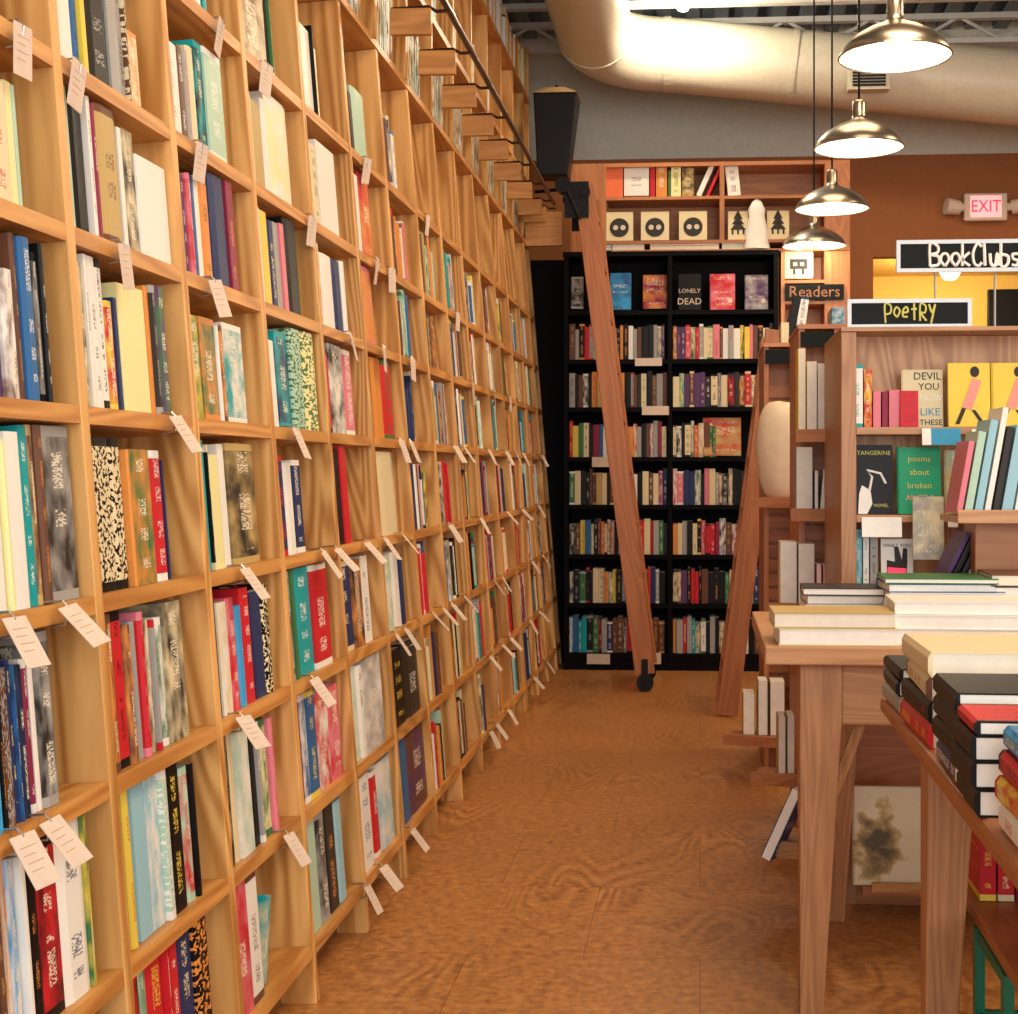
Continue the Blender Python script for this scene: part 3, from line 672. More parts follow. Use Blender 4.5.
tag(pnl, 'flat black panel closing the gap beside the black bookcase', 'panel')
ROWS = {6: ('DDKRgEYVDPKOKWgDKK', 'DVVPCRgCCPTWWWYYPD'), 5: ('gKDKKOAKCDKOCgDkCK', 'CTVDVVkCkCRYORDK'), 4: ('RYGCKMBWLKMCKOCgKD', 'CKWCGOA'),
        3: ('GCKKDDACDDKGYAWK', 'WPCTGKPCgCKCGT'), 2: ('gNYBCKDOCDRKGYRRg', 'OCgKCKPRRM'), 1: ('NKGKKCCOGYKgTYRRD', 'CCVKRRKDKKK'), 0: ('WBTTKGRgNDDKRRK', 'OPRgTBWKWKD')}
kc, kp = MB(), MB()
for r_, (l, rr) in ROWS.items():
    for (xa, xb), cs in (((bx0+.018, bxm-.018), l), ((bxm+.018, bx1-.018), rr)):
        x = xa; n = 0
        limit = xb if cs != 'CKWCGOA' else xa+.29
        while x < limit-.02:
            w_ = R.uniform(.018, .042) if len(cs) > 12 or True else .03
            w_ = min(w_, limit-x)
            ca = cs[n % len(cs)] if n < len(cs) else R.choice('KDkNGMVCgRD')
            if R.random() < .12: ca = R.choice('KDkNg')
            mt = Matrix.Translation((x+w_/2, YK+.035+R.random()*.02, KS[r_]+.0006)) @ Matrix.Rotation(-PI/2, 4, 'Z')
            book_mesh(.13, w_-.0012, R.uniform(.195, .235), ca, R.choice(CON[ca]), R.random(), R.choice([0, 0, .2, .2, .6]), kc, kp, mt, hard=False)
            x += w_; n += 1
ms = kc.build('novels', M['cover']); kp.build('pages', M['page'], ms); tag(ms, 'rows of dark and bright novel spines packed on the black bookcase shelves', 'books', kind='stuff')

def faceout(px0, px1, pyt, pyb, Y, ca, cb, style, label, group, tilt=8, th=.02, lettering=None, zbase=None, seed=None, shadow=None):
    pb = onY((px0+px1)/2, pyb, Y); pt = onY((px0+px1)/2, pyt, Y); wdt = onY(px1, pyb, Y).x-onY(px0, pyb, Y).x; h = (pt.z-pb.z)/math.cos(math.radians(tilt))
    z = zbase if zbase is not None else pb.z
    o = book(Matrix.Translation((pb.x-wdt/2, Y, z+.001)) @ Matrix.Rotation(math.radians(-tilt), 4, 'X') @ Matrix.Rotation(PI, 4, 'Z') , wdt, th, h, ca, style, label, group, cb=cb, seed=seed)
    for s, u, v, sz, mm in (lettering or []):
        # u across 0..1, v up 0..1, size as share of width
        tx = text('title_lettering', s, sz*wdt, (-u*wdt, th/2+.0012, v*h), (PI/2, 0, PI), mm, o)
    return o, wdt, h
for args in [
    (571, 583, 277, 309, 'k', 'g', .6, 'dark book with a pale ghostly cover, half behind the tall ladder'),
    (610, 631, 273, 310, 'B', 'S', .6, 'blue covered book shown face out beside the tall ladder'),
    (643, 667, 275, 309, 'M', 'O', .6, 'dark red and orange covered book shown face out, top of black bookcase'),
    (710, 735, 274, 310, 'R', 'P', .6, 'bright red and violet covered book with a round pale sticker'),
    (745, 768, 275, 310, 'V', 'g', .6, 'dim violet covered book, last of those shown face out in black case')]:
    o, w_, h_ = faceout(*args[:4], YK+.06, *args[4:7], args[7], 'face-out books on top shelf of the black bookcase', tilt=6)
    if args[0] in (710, 745):
        s = MB().tube([(0, 0, 0), (0, .001, 0)], .016, 16).build('sticker', M['card'], o); s.location = (-w_*.8, .0115, h_*.25)
faceout(678, 701, 274, 310, YK+.06, 'K', 'k', 0, 'black book with pale lettering reading LONELY DEAD', 'face-out books on top shelf of the black bookcase', tilt=6,
        lettering=[('LONELY', .5, .52, .26, 'card'), ('DEAD', .5, .22, .40, 'card')])
faceout(703, 741, 418, 456, YK+.05, 'A', 'R', .6, 'wide book of tan and red artwork lying face out in the black bookcase', None, tilt=10)
# paper strips on the black shelf edges
for n, (x0, x1, y0, y1, lab) in enumerate([(635, 662, 358, 366, 'second shelf'), (642, 669, 406, 415, 'third shelf'), (592, 610, 457, 467, 'fourth shelf'), (587, 610, 654, 664, 'base'), (654, 661, 653, 664, 'base beside ladder')]):
    a = onY(x0, y1, YK-.004); b2 = onY(x1, y0, YK-.004)
    o = box('shelf_label', (0, 0, 0), (b2.x-a.x, .003, b2.z-a.z), 'card'); o.location = (a.x, YK-.006, a.z)
    tag(o, 'pale paper label on the %s of the black bookcase' % (lab if 'base' in lab else lab+' edge from the top'), 'label', 'paper labels on the black bookcase')

# ---------------------------------------------------------------- wooden hutch above and tall case beside it
YH = 9.0; hx0 = onY(571, 200, YH).x; hx1 = onY(850, 200, YH).x; hm = onY(722, 200, YH).x; hl = onY(606, 200, YH).x
z0 = KZ+.002; zT = onY(700, 162, YH).z; zS = onY(700, 196, YH).z; zB = onY(700, 240, YH).z
hu = empty('wooden_hutch', (hx0, YH, z0)); tag(hu, 'reddish wooden open hutch on top of the black bookcase', 'shelf unit')
def hbox(nm, a, b, m_='cherry_x'): return box(nm, (a[0]-hx0, a[1]-YH, a[2]-z0), (b[0]-hx0, b[1]-YH, b[2]-z0), m_, hu)
hbox('side_panel', (hx0, YH, z0), (hl, YH+.03, zT), 'cherry_v'); hbox('upright', (hm-.015, YH, zB), (hm+.015, YH+.28, zT-.026), 'cherry_v')
hbox('upright', (hx1-.16, YH, z0), (hx1-.0, YH+.279, zT-.026), 'cherry_v')
hbox('top_board', (hl, YH, zT-.025), (hx1, YH+.28, zT)); hbox('shelf', (hl, YH, zS-.02), (hm-.015, YH+.28, zS)); hbox('shelf', (hm+.015, YH, zS-.02), (hx1-.16, YH+.28, zS))
hbox('shelf', (hl, YH-.0, zB-.02), (hx1-.16, YH+.28, zB)); hbox('back_panel', (hl, YH+.28, z0), (hx1, YH+.29, zT)); hbox('bottom_board', (hx0+.26, YH, z0), (hx1-.16, YH+.28, z0+.015))
tc_ = empty('tall_wooden_case', ((bx1+hx1)/2, YH, 0)); tag(tc_, 'reddish tall narrow wooden bookcase between black case and orange wall', 'bookcase'); tx0 = tc_.location.x
cx0, cx1 = bx1+.035, hx1
def tbox(nm, a, b, m_='cherry_x'): return box(nm, (a[0]-tx0, a[1]-YH, a[2]), (b[0]-tx0, b[1]-YH, b[2]), m_, tc_)
tbox('side_panel', (cx0, YH, 0), (cx0+.025, YH+.28, z0-.004), 'cherry_v'); tbox('side_panel', (cx1-.16, YH, 0), (cx1, YH+.28, z0-.004), 'cherry_v'); tbox('back_panel', (cx0, YH+.28, 0), (cx1, YH+.29, z0-.004), 'cherry_v')
for q in (280, 301, 345, 400, 460, 530, 600): tbox('shelf', (cx0+.025, YH, onY(800, q, YH).z-.02), (cx1-.16, YH+.28, onY(800, q, YH).z))
# books upstairs in the hutch
GH = 'books on the top shelf of the wooden hutch'
def upr(px0, px1, pyt, zb, Y, ca, st, label, group, cb=None, lean=0, hard=False):
    xa = onY(px0, pyt, Y).x; xb = onY(px1, pyt, Y).x; h = onY(px0, pyt, Y).z-zb
    c = math.cos(math.radians(lean)); 
    return book(Matrix.Translation(((xa+xb)/2, Y, zb+.001+abs(math.sin(math.radians(lean)))*(xb-xa)/2)) @ Matrix.Rotation(math.radians(lean), 4, 'Y') @ Matrix.Rotation(-PI/2, 4, 'Z'), .18, xb-xa-.001, h/c*.97, ca, st, label, group, cb=cb, hard=hard)
for a in [(606, 623, 163, 'F', 0, 'thick orange red book at the start of the hutch top shelf'), (624, 649, 164, 'W', .2, 'broad white book on the hutch top shelf'), (650, 655, 165, 'R', 0, 'narrow bright red book after the white one on the hutch'),
          (656, 667, 165, 'O', .2, 'brownish orange book in the middle of the hutch top shelf'), (668, 671, 170, 'G', 0, 'narrow green book in the middle of the hutch top shelf'), (671, 681, 164, 'y', .2, 'yellow book on the hutch top shelf'), (682, 694, 167, 'A', .6, 'tan and dark patterned book on the hutch top shelf')]:
    upr(a[0], a[1], a[2], zS, YH+.03, a[3], a[4], a[5], GH)
upr(696, 701, 166, zS, YH+.03, 'W', .0, 'white book leaning to one side on the hutch top shelf', GH, lean=24)
upr(706, 709, 166, zS, YH+.03, 'R', .0, 'thin red book leaning beside the leaning white one', GH, lean=24)
upr(728, 741, 166, zS, YH+.03, 'W', .2, 'white book tilted by the hutch centre upright', GH, lean=-6)
# white books with round dark emblems
for n, (x0, x1) in enumerate([(606, 633), (641, 669), (679, 707)]):
    o, w_, h_ = faceout(x0, x1, 209, 238, YH+.04, 'C', 'W', 0, ['white cover with a dark round emblem, beside the ladder top', 'white cover with a dark round emblem, middle of three', 'white cover with a dark round emblem, by the hutch upright'][n], 'white covers with round emblems', tilt=5, th=.06, zbase=zB)
    e = MB().tube([(0, .0, 0), (0, .003, 0)], .062, 24).build('emblem', M['ink'], o); e.location = (-w_*.5, .030, h_*.45)
    for sx in (-.024, .024):
        q = MB().tube([(0, 0, 0), (0, .002, 0)], .017, 12).build('eye', M['card'], e); q.location = (sx, .0022, .0)
for n, (x0, x1) in enumerate([(728, 748), (767, 789)]):
    o, w_, h_ = faceout(x0, x1, 209, 238, YH+.04, 'C', 'W', 0, ['white cover with a black tree mark by the hutch upright', 'white cover with a black tree mark under the third lamp'][n], 'white covers with tree marks', tilt=5, th=.03, zbase=zB)
    e = MB(); 
    for k in range(3): e.prism([(-.05+.010*k, k*.035), (.05-.010*k, k*.035), (0, k*.035+.06)], 0, .002, Matrix.Rotation(PI/2, 4, 'X'))
    for sx in (-.035, 0, .035): e.box((sx-.006, -.002, -.03), (sx+.006, 0, 0))
    e = e.build('tree_mark', M['ink'], o); e.location = (-w_*.5, .0185, h_*.35)
# white cone figure and flat stacks
c_ = onY(757, 240, YH-.02)
o = MB().lathe([(.085, 0), (.07, .12), (.05, .2), (.055, .24), (.03, .29), (0, .31)], 20).build('paper_cone', M['white'], smooth=True); o.location = (c_.x, YH+.02, KZ+.02); o.location.z = z0+.016
o.scale = (1, .6, 1.05); tag(o, 'white pointed paper figure standing between the tree covers', 'ornament')
k = 0
for (x0, x1, n, ca) in [(596, 612, 3, 'L'), (612, 645, 2, 'W'), (650, 720, 2, 'C'), (722, 756, 4, 'E')]:
    xa, xb = onY(x0, 245, YH).x, onY(x1, 245, YH).x; z = z0+.016
    for q in range(n):
        th = .055/n if n > 2 else .026
        ca2 = ca if not (x0 == 650 and q == 1) else 'P'
        book(Matrix.Translation((xb, YH+.2, z+th/2)) @ Matrix(((0, 0, -1, 0), (1, 0, 0, 0), (0, 1, 0, 0), (0, 0, 0, 1))) if False else Matrix.Translation((xa, YH+.18, z+th/2)) @ Matrix(((0, 0, 1, 0), (1, 0, 0, 0), (0, 1, 0, 0), (0, 0, 0, 1))),
             .16, th-.001, xb-xa-.006, ca2, 0, '%s flat book, %s up in its pile on the hutch floor' % (CN[ca2], ORD[q]), 'flat books on the hutch floor', hard=False); z += th
# tall case contents
o, w_, h_ = faceout(784, 813, 251, 279, YH+.04, 'C', 'W', 0, 'white cover with a black toothed face under the lowest lamp', None, tilt=5, th=.03)
e = MB().box((-.055, 0, -.03), (.055, .002, .035)).box((-.035, 0, -.065), (-.02, .002, -.03)).box((.02, 0, -.065), (.035, .002, -.03)).build('face_mark', M['ink'], o); e.location = (-w_*.5, .0165, h_*.5)
for sx in (-.022, .022):
    q = MB().box((sx-.012, 0, -.01), (sx+.012, .002, .012)).build('eye', M['card'], e); q.location = (0, .0022, 0)
a = onY(785, 300, YH-.02); b2 = onY(844, 284, YH-.02)
o = box('chalk_sign', (0, 0, 0), (b2.x-a.x, .012, b2.z-a.z), 'board'); o.location = (a.x, YH-.02, a.z); tag(o, 'narrow dark chalkboard strip lettered Readers on the tall wooden case', 'sign')
text('lettering', 'Readers', .10, ((b2.x-a.x)/2, -.001, (b2.z-a.z)/2), (PI/2, 0, 0), 'darkwood', o)

# loudspeaker
p = onY(557, 178, 8.75)
spk = empty('loudspeaker', p); tag(spk, 'black tapered loudspeaker with tan lid hanging above the ladder top', 'speaker')
hh = onY(557, 98, 8.75).z-p.z
bm = MB(); n0 = 0
wt, wb = .135, .085
bm.v = [(-wb-.03, -.09, 0), (wb-.01, -.09, 0), (wb-.01, .1, 0), (-wb-.03, .1, 0), (-wt, -.13, hh), (wt, -.13, hh), (wt, .14, hh), (-wt, .14, hh)]
for q in ((0, 3, 2, 1), (4, 5, 6, 7), (0, 1, 5, 4), (1, 2, 6, 5), (2, 3, 7, 6), (3, 0, 4, 7)): bm.face(list(q))
bm.build('cabinet', M['blackmetal'], spk, bevel=.008)
bm = MB(); bm.v = [(-wt-.005, -.14, hh), (wt+.005, -.14, hh), (wt+.005, .15, hh), (-wt-.005, .15, hh), (-wt*.5, -.05, hh+.055), (wt*.4, -.05, hh+.055), (wt*.4, .08, hh+.055), (-wt*.5, .08, hh+.055)]
for q in ((0, 3, 2, 1), (4, 5, 6, 7), (0, 1, 5, 4), (1, 2, 6, 5), (2, 3, 7, 6), (3, 0, 4, 7)): bm.face(list(q))
bm.build('lid', M['tan'], spk)
MB().box((-.02, -.092, .03), (.03, -.088, .05)).build('badge', M['wire'], spk)
MB().tube([(-.02, .05, .02), (-.02, .45, .02), (-.20, .52, .02)], .012, 8).build('bracket', M['blackmetal'], spk)
MB().tube([(0, 0, hh+.05), (0, 0, hh+.08)], .01, 8).build('bolt', M['blackmetal'], spk)

# exit sign, chalk signs
YW = YB-.03
a = onY(963, 222, YW); b2 = onY(1006, 194, YW); w_, h_ = b2.x-a.x, b2.z-a.z
ex = empty('exit_sign', (a.x+w_/2, YW, a.z)); tag(ex, 'lit red and pink EXIT sign with two emergency heads on orange wall', 'sign')
box('housing', (-w_/2, -.05, 0), (w_/2, 0, h_), 'card', ex, .01); box('lit_panel', (-w_*.36, -.054, h_*.12), (w_*.36, -.049, h_*.9), 'exitp', ex)
text('lettering', 'EXIT', h_*.62, (0, -.056, h_*.5), (PI/2, 0, 0), 'exitl', ex, sx=.85, ext=.002)
for s_ in (-1, 1):
    MB().tube([(s_*w_*.5, -.03, h_*.5), (s_*(w_*.5+.04), -.04, h_*.5)], .03, 10).tube([(s_*(w_*.5+.03), -.03, h_*.48), (s_*(w_*.5+.13), -.05, h_*.54)], [.05, .06], 14).build('lamp_head', M['card'], ex)
STR = {'B': [[(0, 0), (0, 1), (.45, .9), (.45, .62), (.05, .52), (.5, .42), (.5, .08), (0, 0)]], 'o': [[(.25, 0), (0, .25), (.08, .52), (.35, .55), (.48, .3), (.25, 0)]],
       'k': [[(0, 0), (0, 1)], [(.42, .6), (.02, .28), (.45, 0)]], 'C': [[(.5, .85), (.25, 1), (0, .6), (.05, .15), (.3, 0), (.52, .15)]], 'l': [[(0, 1), (.05, 0)]],
       'u': [[(0, .55), (.05, .1), (.3, 0), (.42, .55), (.48, 0)]], 'b': [[(0, 1), (.02, 0), (.38, .05), (.42, .4), (.05, .5)]], 's': [[(.36, .52), (.06, .5), (.1, .3), (.36, .22), (.3, 0), (0, .04)]],
       'P': [[(.05, -.05), (0, .95), (.42, .88), (.4, .5), (.04, .42)]], 'O': [[(.25, .25), (.02, .5), (.2, .8), (.45, .6), (.25, .25)]], 'e': [[(.05, .5), (.38, .55), (.3, .8), (.05, .65), (.05, .3), (.38, .28)]],
       't': [[(.2, 1), (.22, .1)], [(0, .68), (.4, .7)]], 'R': [[(0, .05), (.02, .95), (.4, .85), (.35, .5), (.05, .48), (.45, .05)]], 'Y': [[(0, .95), (.22, .5), (.45, .95)], [(.45, .95), (.15, -.1)]]}
def chalk(word, hgt, adv, r, m_, parent, x0, z0_):
    # every letter its own strokes
    x = x0
    for ch in word:
        mb = MB()
        for st in STR[ch]:
            # smooth stroke
            pts = []
            for i in range(len(st)-1):
                p0 = st[max(i-1, 0)]; p1 = st[i]; p2 = st[i+1]; p3 = st[min(i+2, len(st)-1)]
                for q in range(5):
                    t = q/5
                    pts.append(tuple(.5*((2*p1[c])+(-p0[c]+p2[c])*t+(2*p0[c]-5*p1[c]+4*p2[c]-p3[c])*t*t+(-p0[c]+3*p1[c]-3*p2[c]+p3[c])*t**3) for c in (0, 1)))
            pts.append(st[-1])
            mb.tube([(x+a_*hgt*.74, -.0015, z0_+b_*hgt) for a_, b_ in pts], r, 5)
        mb.v = [(vx, vy*.2 if False else vy, vz) for vx, vy, vz in mb.v]
        mb.build('letter', M[m_], parent)
        x += adv*hgt*(.55 if ch == 'l' else 1)
def sign(label, x0, y0, x1, y1, Y, rodpx, topz, rotz=0):
    a = onY(x0, y1, Y); b2 = onY(x1, y0, Y); w_, h_ = b2.x-a.x, b2.z-a.z
    s = empty('chalkboard_sign', (a.x, Y, a.z), (0, 0, rotz)); tag(s, label, 'sign')
    box('board', (0, 0, 0), (w_, .010, h_), 'board', s)
    f = .010
    for A_, B_ in (((-.002, -.004, -.002), (w_+.002, .012, f)), ((-.002, -.004, h_-f), (w_+.002, .012, h_+.002)), ((-.002, -.004, f), (f, .012, h_-f)), ((w_-f, -.004, f), (w_+.002, .012, h_-f))):
        box('frame', A_, B_, 'silver', s)
    for r_ in rodpx:
        xx = onY(r_, y1, Y).x-a.x
        MB().tube([(xx, .018, topz-a.z), (xx, .018, h_ if y0 > 290 else h_)], .0035, 6).build('rod', M['silver'], s)
    return s, w_, h_
YP = 4.15
gz = onY(900, 331, YP).z           # top of the poetry case
s, w_, h_ = sign('long framed chalkboard reading Poetry on rods above the case', 848, 299, 971, 328, YP+.1, [936], gz)
chalk('POetRY', h_*.66, .47, .0032, 'chalky', s, w_*.30, h_*.20)
s, w_, h_ = sign('framed chalkboard reading BookClubs raised high over the poetry case', 897, 239, 1075, 272, YP+.16, [936, 996], gz)
chalk('BookClubs', h_*.72, .475, .0048, 'chalk', s, (onY(930, 250, YP+.16).x-onY(897, 250, YP+.16).x), h_*.17)

# yellow room lamp and dark screen
p = onY(950, 272, 12.0); l_ = empty('glowing_lamp', p); tag(l_, 'glowing bulb lamp in the yellow room beyond the opening', 'lamp')
MB().lathe([(0, -.07), (.05, -.06), (.085, -.01), (.06, .05), (.02, .09), (0, .09)], 18).build('bulb', M['bulb'], l_, smooth=True)
MB().tube([(0, 0, .08), (0, 0, 3.06-p.z)], .01, 6).build('cord', M['blackmetal'], l_)
ll = bpy.data.lights.new('room_glow', 'POINT'); ll.energy = 45; ll.color = (1, .85, .55); ll.shadow_soft_size = .1; lo = bpy.data.objects.new('room_glow', ll); COL.objects.link(lo); lo.location = (p.x, p.y-.2, p.z-.15)
a = onY(989, 335, 12.8); b2 = onY(1060, 288, 12.8)
scn = box('wall_screen', (0, 0, 0), (b2.x-a.x, .05, b2.z-a.z), 'blackmetal', None, .008); scn.location = (a.x, 12.84, a.z); tag(scn, 'dark rectangular screen on the yellow wall', 'screen')

# ---------------------------------------------------------------- poetry case
pz = [onY(900, q, YP).z for q in (427, 515, 590)]
px0, px1 = onY(841, 500, YP).x, onY(1110, 500, YP).x
pc = empty('poetry_case', (px0, YP, 0)); tag(pc, 'pale wooden display case with slanted shelves under the Poetry sign', 'bookcase')
def pbox(nm, a, b, m_='ply_x', bev=0): return box(nm, (a[0]-px0, a[1]-YP, a[2]), (b[0]-px0, b[1]-YP, b[2]), m_, pc, bev)
pbox('side_panel', (px0, YP, 0), (px0+.045, YP+.55, gz), 'table_v', .003); pbox('side_panel', (px1-.045, YP, 0), (px1, YP+.55, gz), 'table_v', .003)
pbox('back_panel', (px0+.045, YP+.17, .1), (px1-.045, YP+.19, gz), 'ply_x'); pbox('top_board', (px0, YP-.006, gz), (px1, YP+.55, gz+.012), 'table_x')
for z in pz: pbox('shelf', (px0+.045, YP+.004, z-.022), (px1-.045, YP+.17, z), 'table_x', .002)
pbox('base_board', (px0+.045, YP+.01, .0), (px1-.045, YP+.03, .13), 'cherry_x')
zl = onY(885, 729, YP).z
pbox('lower_panel', (px0+.045, YP+.12, .13), (px1-.045, YP+.14, pz[2]-.03), 'cherry_x')
lw = onY(885, 873, YP-.02).z
pbox('shelf', (px0+.045, YP-.16, lw-.025), (px1-.045, YP+.12, lw), 'cherry_x')
lip = box('shelf_lip', (onY(872, 870, YP-.17).x-px0, -.175, lw-.012), (onY(922, 870, YP-.17).x-px0, -.16, lw+.014), 'oak_x', pc)
GP = 'poetry books on the top shelf under the sign'
for a in [(851, 863, 363, 'W', .2, 'T', 'white spined book with teal top at the start of the poetry shelf'), (864, 872, 368, 'R', .6, 'Y', 'rainbow coloured slim book on the poetry top shelf'), (873, 881, 390, 'P', 0, 'W', 'first pale pink small book on the poetry top shelf'),
          (882, 888, 391, 'M', 0, 'K', 'narrow dark red small book between two pink ones'), (889, 900, 389, 'P', 0, 'W', 'wider pale pink small book before the red one')]:
    upr(a[0], a[1], a[2], pz[0], YP+.04, a[3], a[4], a[6], GP, cb=a[5])
faceout(900, 918, 391, 427, YP+.035, 'R', 'M', .2, 'small bright red book shown face out on the poetry top shelf', None, tilt=4, zbase=pz[0])
faceout(902, 943, 369, 427, YP+.09, 'C', 'K', 0, 'cream cover lettered DEVIL LIKE in black and white bands', None, tilt=5, zbase=pz[0], th=.012,
        lettering=[('DEVIL', .62, .88, .26, 'ink'), ('YOU', .66, .70, .24, 'ink'), ('KNOW', .64, .50, .21, 'white'), ('LIKE', .68, .26, .26, 'bluecard'), ('THESE', .7, .08, .2, 'ink')])
for n, (x0, x1) in enumerate([(948, 990), (992, 1034)]):
    o, w_, h_ = faceout(x0, x1, 363, 427, YP+.05, 'Y', 'K', 0, ['yellow cover with a pink striding figure, beside the cream cover', 'yellow cover with a pink striding figure, cut by the frame'][n], 'two yellow covers with pink figures', tilt=5, zbase=pz[0])
    f = empty('figure'); f.parent = o; f.location = (-w_*.5, .0105, h_*.5)
    def fb(nm, pts, mm, zoff=0):
        k = MB().prism([(p_[0]*w_, p_[1]*h_) for p_ in pts], 0, .0015, Matrix.Rotation(PI, 4, 'Z') @ Matrix.Rotation(PI/2, 4, 'X')).build(nm, M[mm], f); return k
    bpy.data.objects.remove(f); f = o
    base = Matrix.Translation((-w_*.5, .0105, h_*.5)) @ Matrix.Rotation(PI, 4, 'Z') @ Matrix.Rotation(PI/2, 4, 'X')
    def fb(nm, pts, mm):
        k = MB().prism([(p_[0]*w_, p_[1]*h_) for p_ in pts], 0, .0016, base).build(nm, M[mm], o)
    fb('figure_body', [(-.18, -.20), (.06, -.24), (.30, .22), (.08, .26)], 'pink')
    fb('figure_head', [(.14+.11*math.cos(2*PI*k/12), .36+.085*math.sin(2*PI*k/12)) for k in range(12)], 'ink')
    fb('figure_leg', [(-.34, -.46), (-.24, -.46), (-.08, -.22), (-.17, -.20)], 'ink'); fb('figure_leg', [(.28, -.47), (.38, -.47), (.14, -.24), (.05, -.24)], 'ink')
faceout(855, 893, 446, 515, YP+.05, 'K', 'g', 0, 'black and white cover titled TANGERINE on the second poetry shelf', None, tilt=6, zbase=pz[1], th=.018,
        lettering=[('TANGERINE', .5, .88, .165, 'chalky'), ('NOVEL', .68, .12, .12, 'chalky')])
o = bpy.context.scene.objects[-1]
tg = [q for q in COL.objects if q.get('label', '').startswith('black and white cover titled')][0]
MB().tube([(-.042, .0105, .07), (-.05, .0105, .11), (-.035, .0105, .13), (-.075, .0105, .12), (-.09, .0105, .09)], .004, 6).build('drawn_arm', M['white'], tg)
MB().prism([(-.035, .0), (-.008, .0), (-.012, .06), (-.02, .085), (-.045, .07), (-.05, .03)], .0095, .011, Matrix.Rotation(PI/2, 4, 'X') @ Matrix.Scale(-1, 4, (0, 0, 1))).build('drawn_dress', M['white'], tg)
faceout(898, 941, 449, 516, YP+.04, 'H', 'T', 0, 'bright green cover with pale script beside TANGERINE', None, tilt=6, zbase=pz[1], th=.018, lettering=[('poems', .5, .82, .2, 'chalky'), ('about', .5, .62, .2, 'chalky'), ('broken', .5, .42, .2, 'chalky'), ('ANGELS', .5, .24, .18, 'pink')])
M['cover_green'] = None
faceout(945, 985, 452, 516, YP+.04, 'A', 'E', .6, 'faded tan green cover lettered JULES BABE behind the upright albums', None, tilt=6, zbase=pz[1], th=.018, lettering=[('JULES', .5, .85, .26, 'white'), ('BABE', .5, .68, .26, 'white')])
upr(855, 862, 528, pz[2], YP+.05, 'L', .6, 'light blue slim book on the third poetry shelf', GP+' below'); upr(863, 869, 530, pz[2], YP+.05, 'W', .2, 'white slim book on the third poetry shelf', GP+' below'); upr(870, 878, 536, pz[2], YP+.05, 'g', .2, 'grey book beside the hand cover', GP+' below')
o, w_, h_ = faceout(881, 913, 541, 590, YP+.05, 'W', 'N', 0, 'white cover with a black red and yellow raised hand', None, tilt=6, zbase=pz[2], th=.015, lettering=[('WHAT YOU', .5, .86, .16, 'ink')])
base = Matrix.Translation((-w_*.5, .009, h_*.5)) @ Matrix.Rotation(PI, 4, 'Z') @ Matrix.Rotation(PI/2, 4, 'X')
MB().prism([(-.03, -.05), (.025, -.05), (.03, 0), (.03, .045), (.018, .045), (.014, .01), (.004, .05), (-.008, .05), (-.006, .005), (-.03, .01)], 0, .0015, base).build('hand_print', M['ink'], o)
MB().prism([(-.028, -.03), (.024, -.03), (.025, -.015), (-.028, -.012)], .0016, .003, base).build('hand_stripe', M['exitl'], o)
# shelf cards
for (x0, x1, y0, y1, mm, lab) in [(924, 961, 428, 445, 'bluecard', 'bright blue card hung from the poetry top shelf'), (922, 931, 428, 445, 'white', 'white end of the blue poetry shelf card'), (862, 902, 517, 537, 'white', 'white notice card under TANGERINE on the shelf edge'), (972, 984, 429, 441, 'white', 'small white tag on the top poetry shelf edge'), (948, 958, 517, 527, 'white', 'small white tag on the second poetry shelf edge')]:
    a = onY(x0, y1, YP-.01); b2 = onY(x1, y0, YP-.01)
    dy = -.004 if x0 == 922 else 0
    o = box('shelf_card', (0, 0, 0), (b2.x-a.x, .002, b2.z-a.z), mm); o.location = (a.x, YP-.012+dy, a.z); o.rotation_euler = (math.radians(-10), 0, 0); tag(o, lab, 'card')
o, w_, h_ = faceout(913, 944, 497, 560, YP-.06, 'g', 'C', .6, 'tall grey photo card standing in front of the green cover', None, tilt=3, th=.006)
# tree photograph book low down
o, w_, h_ = faceout(853, 924, 775, 872, YP-.14, 'g', 'C', .6, 'large photograph book with a misty tree on its cover, low shelf', None, tilt=3, th=.02, zbase=lw)
o.data.materials.clear()
m, nt, b = mat('misty_tree_print'); N = nt.nodes; L = nt.links
tc2 = N.new('ShaderNodeTexCoord'); spx = N.new('ShaderNodeSeparateXYZ'); L.new(tc2.outputs['Object'], spx.inputs[0])
dxn = mth('DIVIDE', mth('ADD', spx.outputs[0], w_*.35), w_*.34); dzn = mth('DIVIDE', mth('SUBTRACT', spx.outputs[2], h_*.42), h_*.40)
dist = mth('SQRT', mth('ADD', mth('MULTIPLY', dxn, dxn), mth('MULTIPLY', dzn, dzn)), 0)
nn = N.new('ShaderNodeTexNoise'); nn.inputs['Scale'].default_value = 22; nn.inputs['Detail'].default_value = 5; L.new(tc2.outputs['Object'], nn.inputs[0])
f_ = mth('ADD', dist, mth('MULTIPLY_ADD', nn.outputs['Fac'], 2.4, -1.2))
cr = N.new('ShaderNodeValToRGB'); cr.color_ramp.elements[0].position = .2; cr.color_ramp.elements[0].color = (.10, .075, .035, 1); cr.color_ramp.elements[1].position = 1; cr.color_ramp.elements[-1].color = (.75, .68, .48, 1)
e_ = cr.color_ramp.elements.new(.55); e_.color = (.30, .22, .09, 1)
e_ = cr.color_ramp.elements.new(.8); e_.color = (.55, .42, .18, 1)
L.new(f_, cr.inputs[0]); L.new(cr.outputs[0], b.inputs['Base Color']); b.inputs['Roughness'].default_value = .3
o.data.materials.append(m)

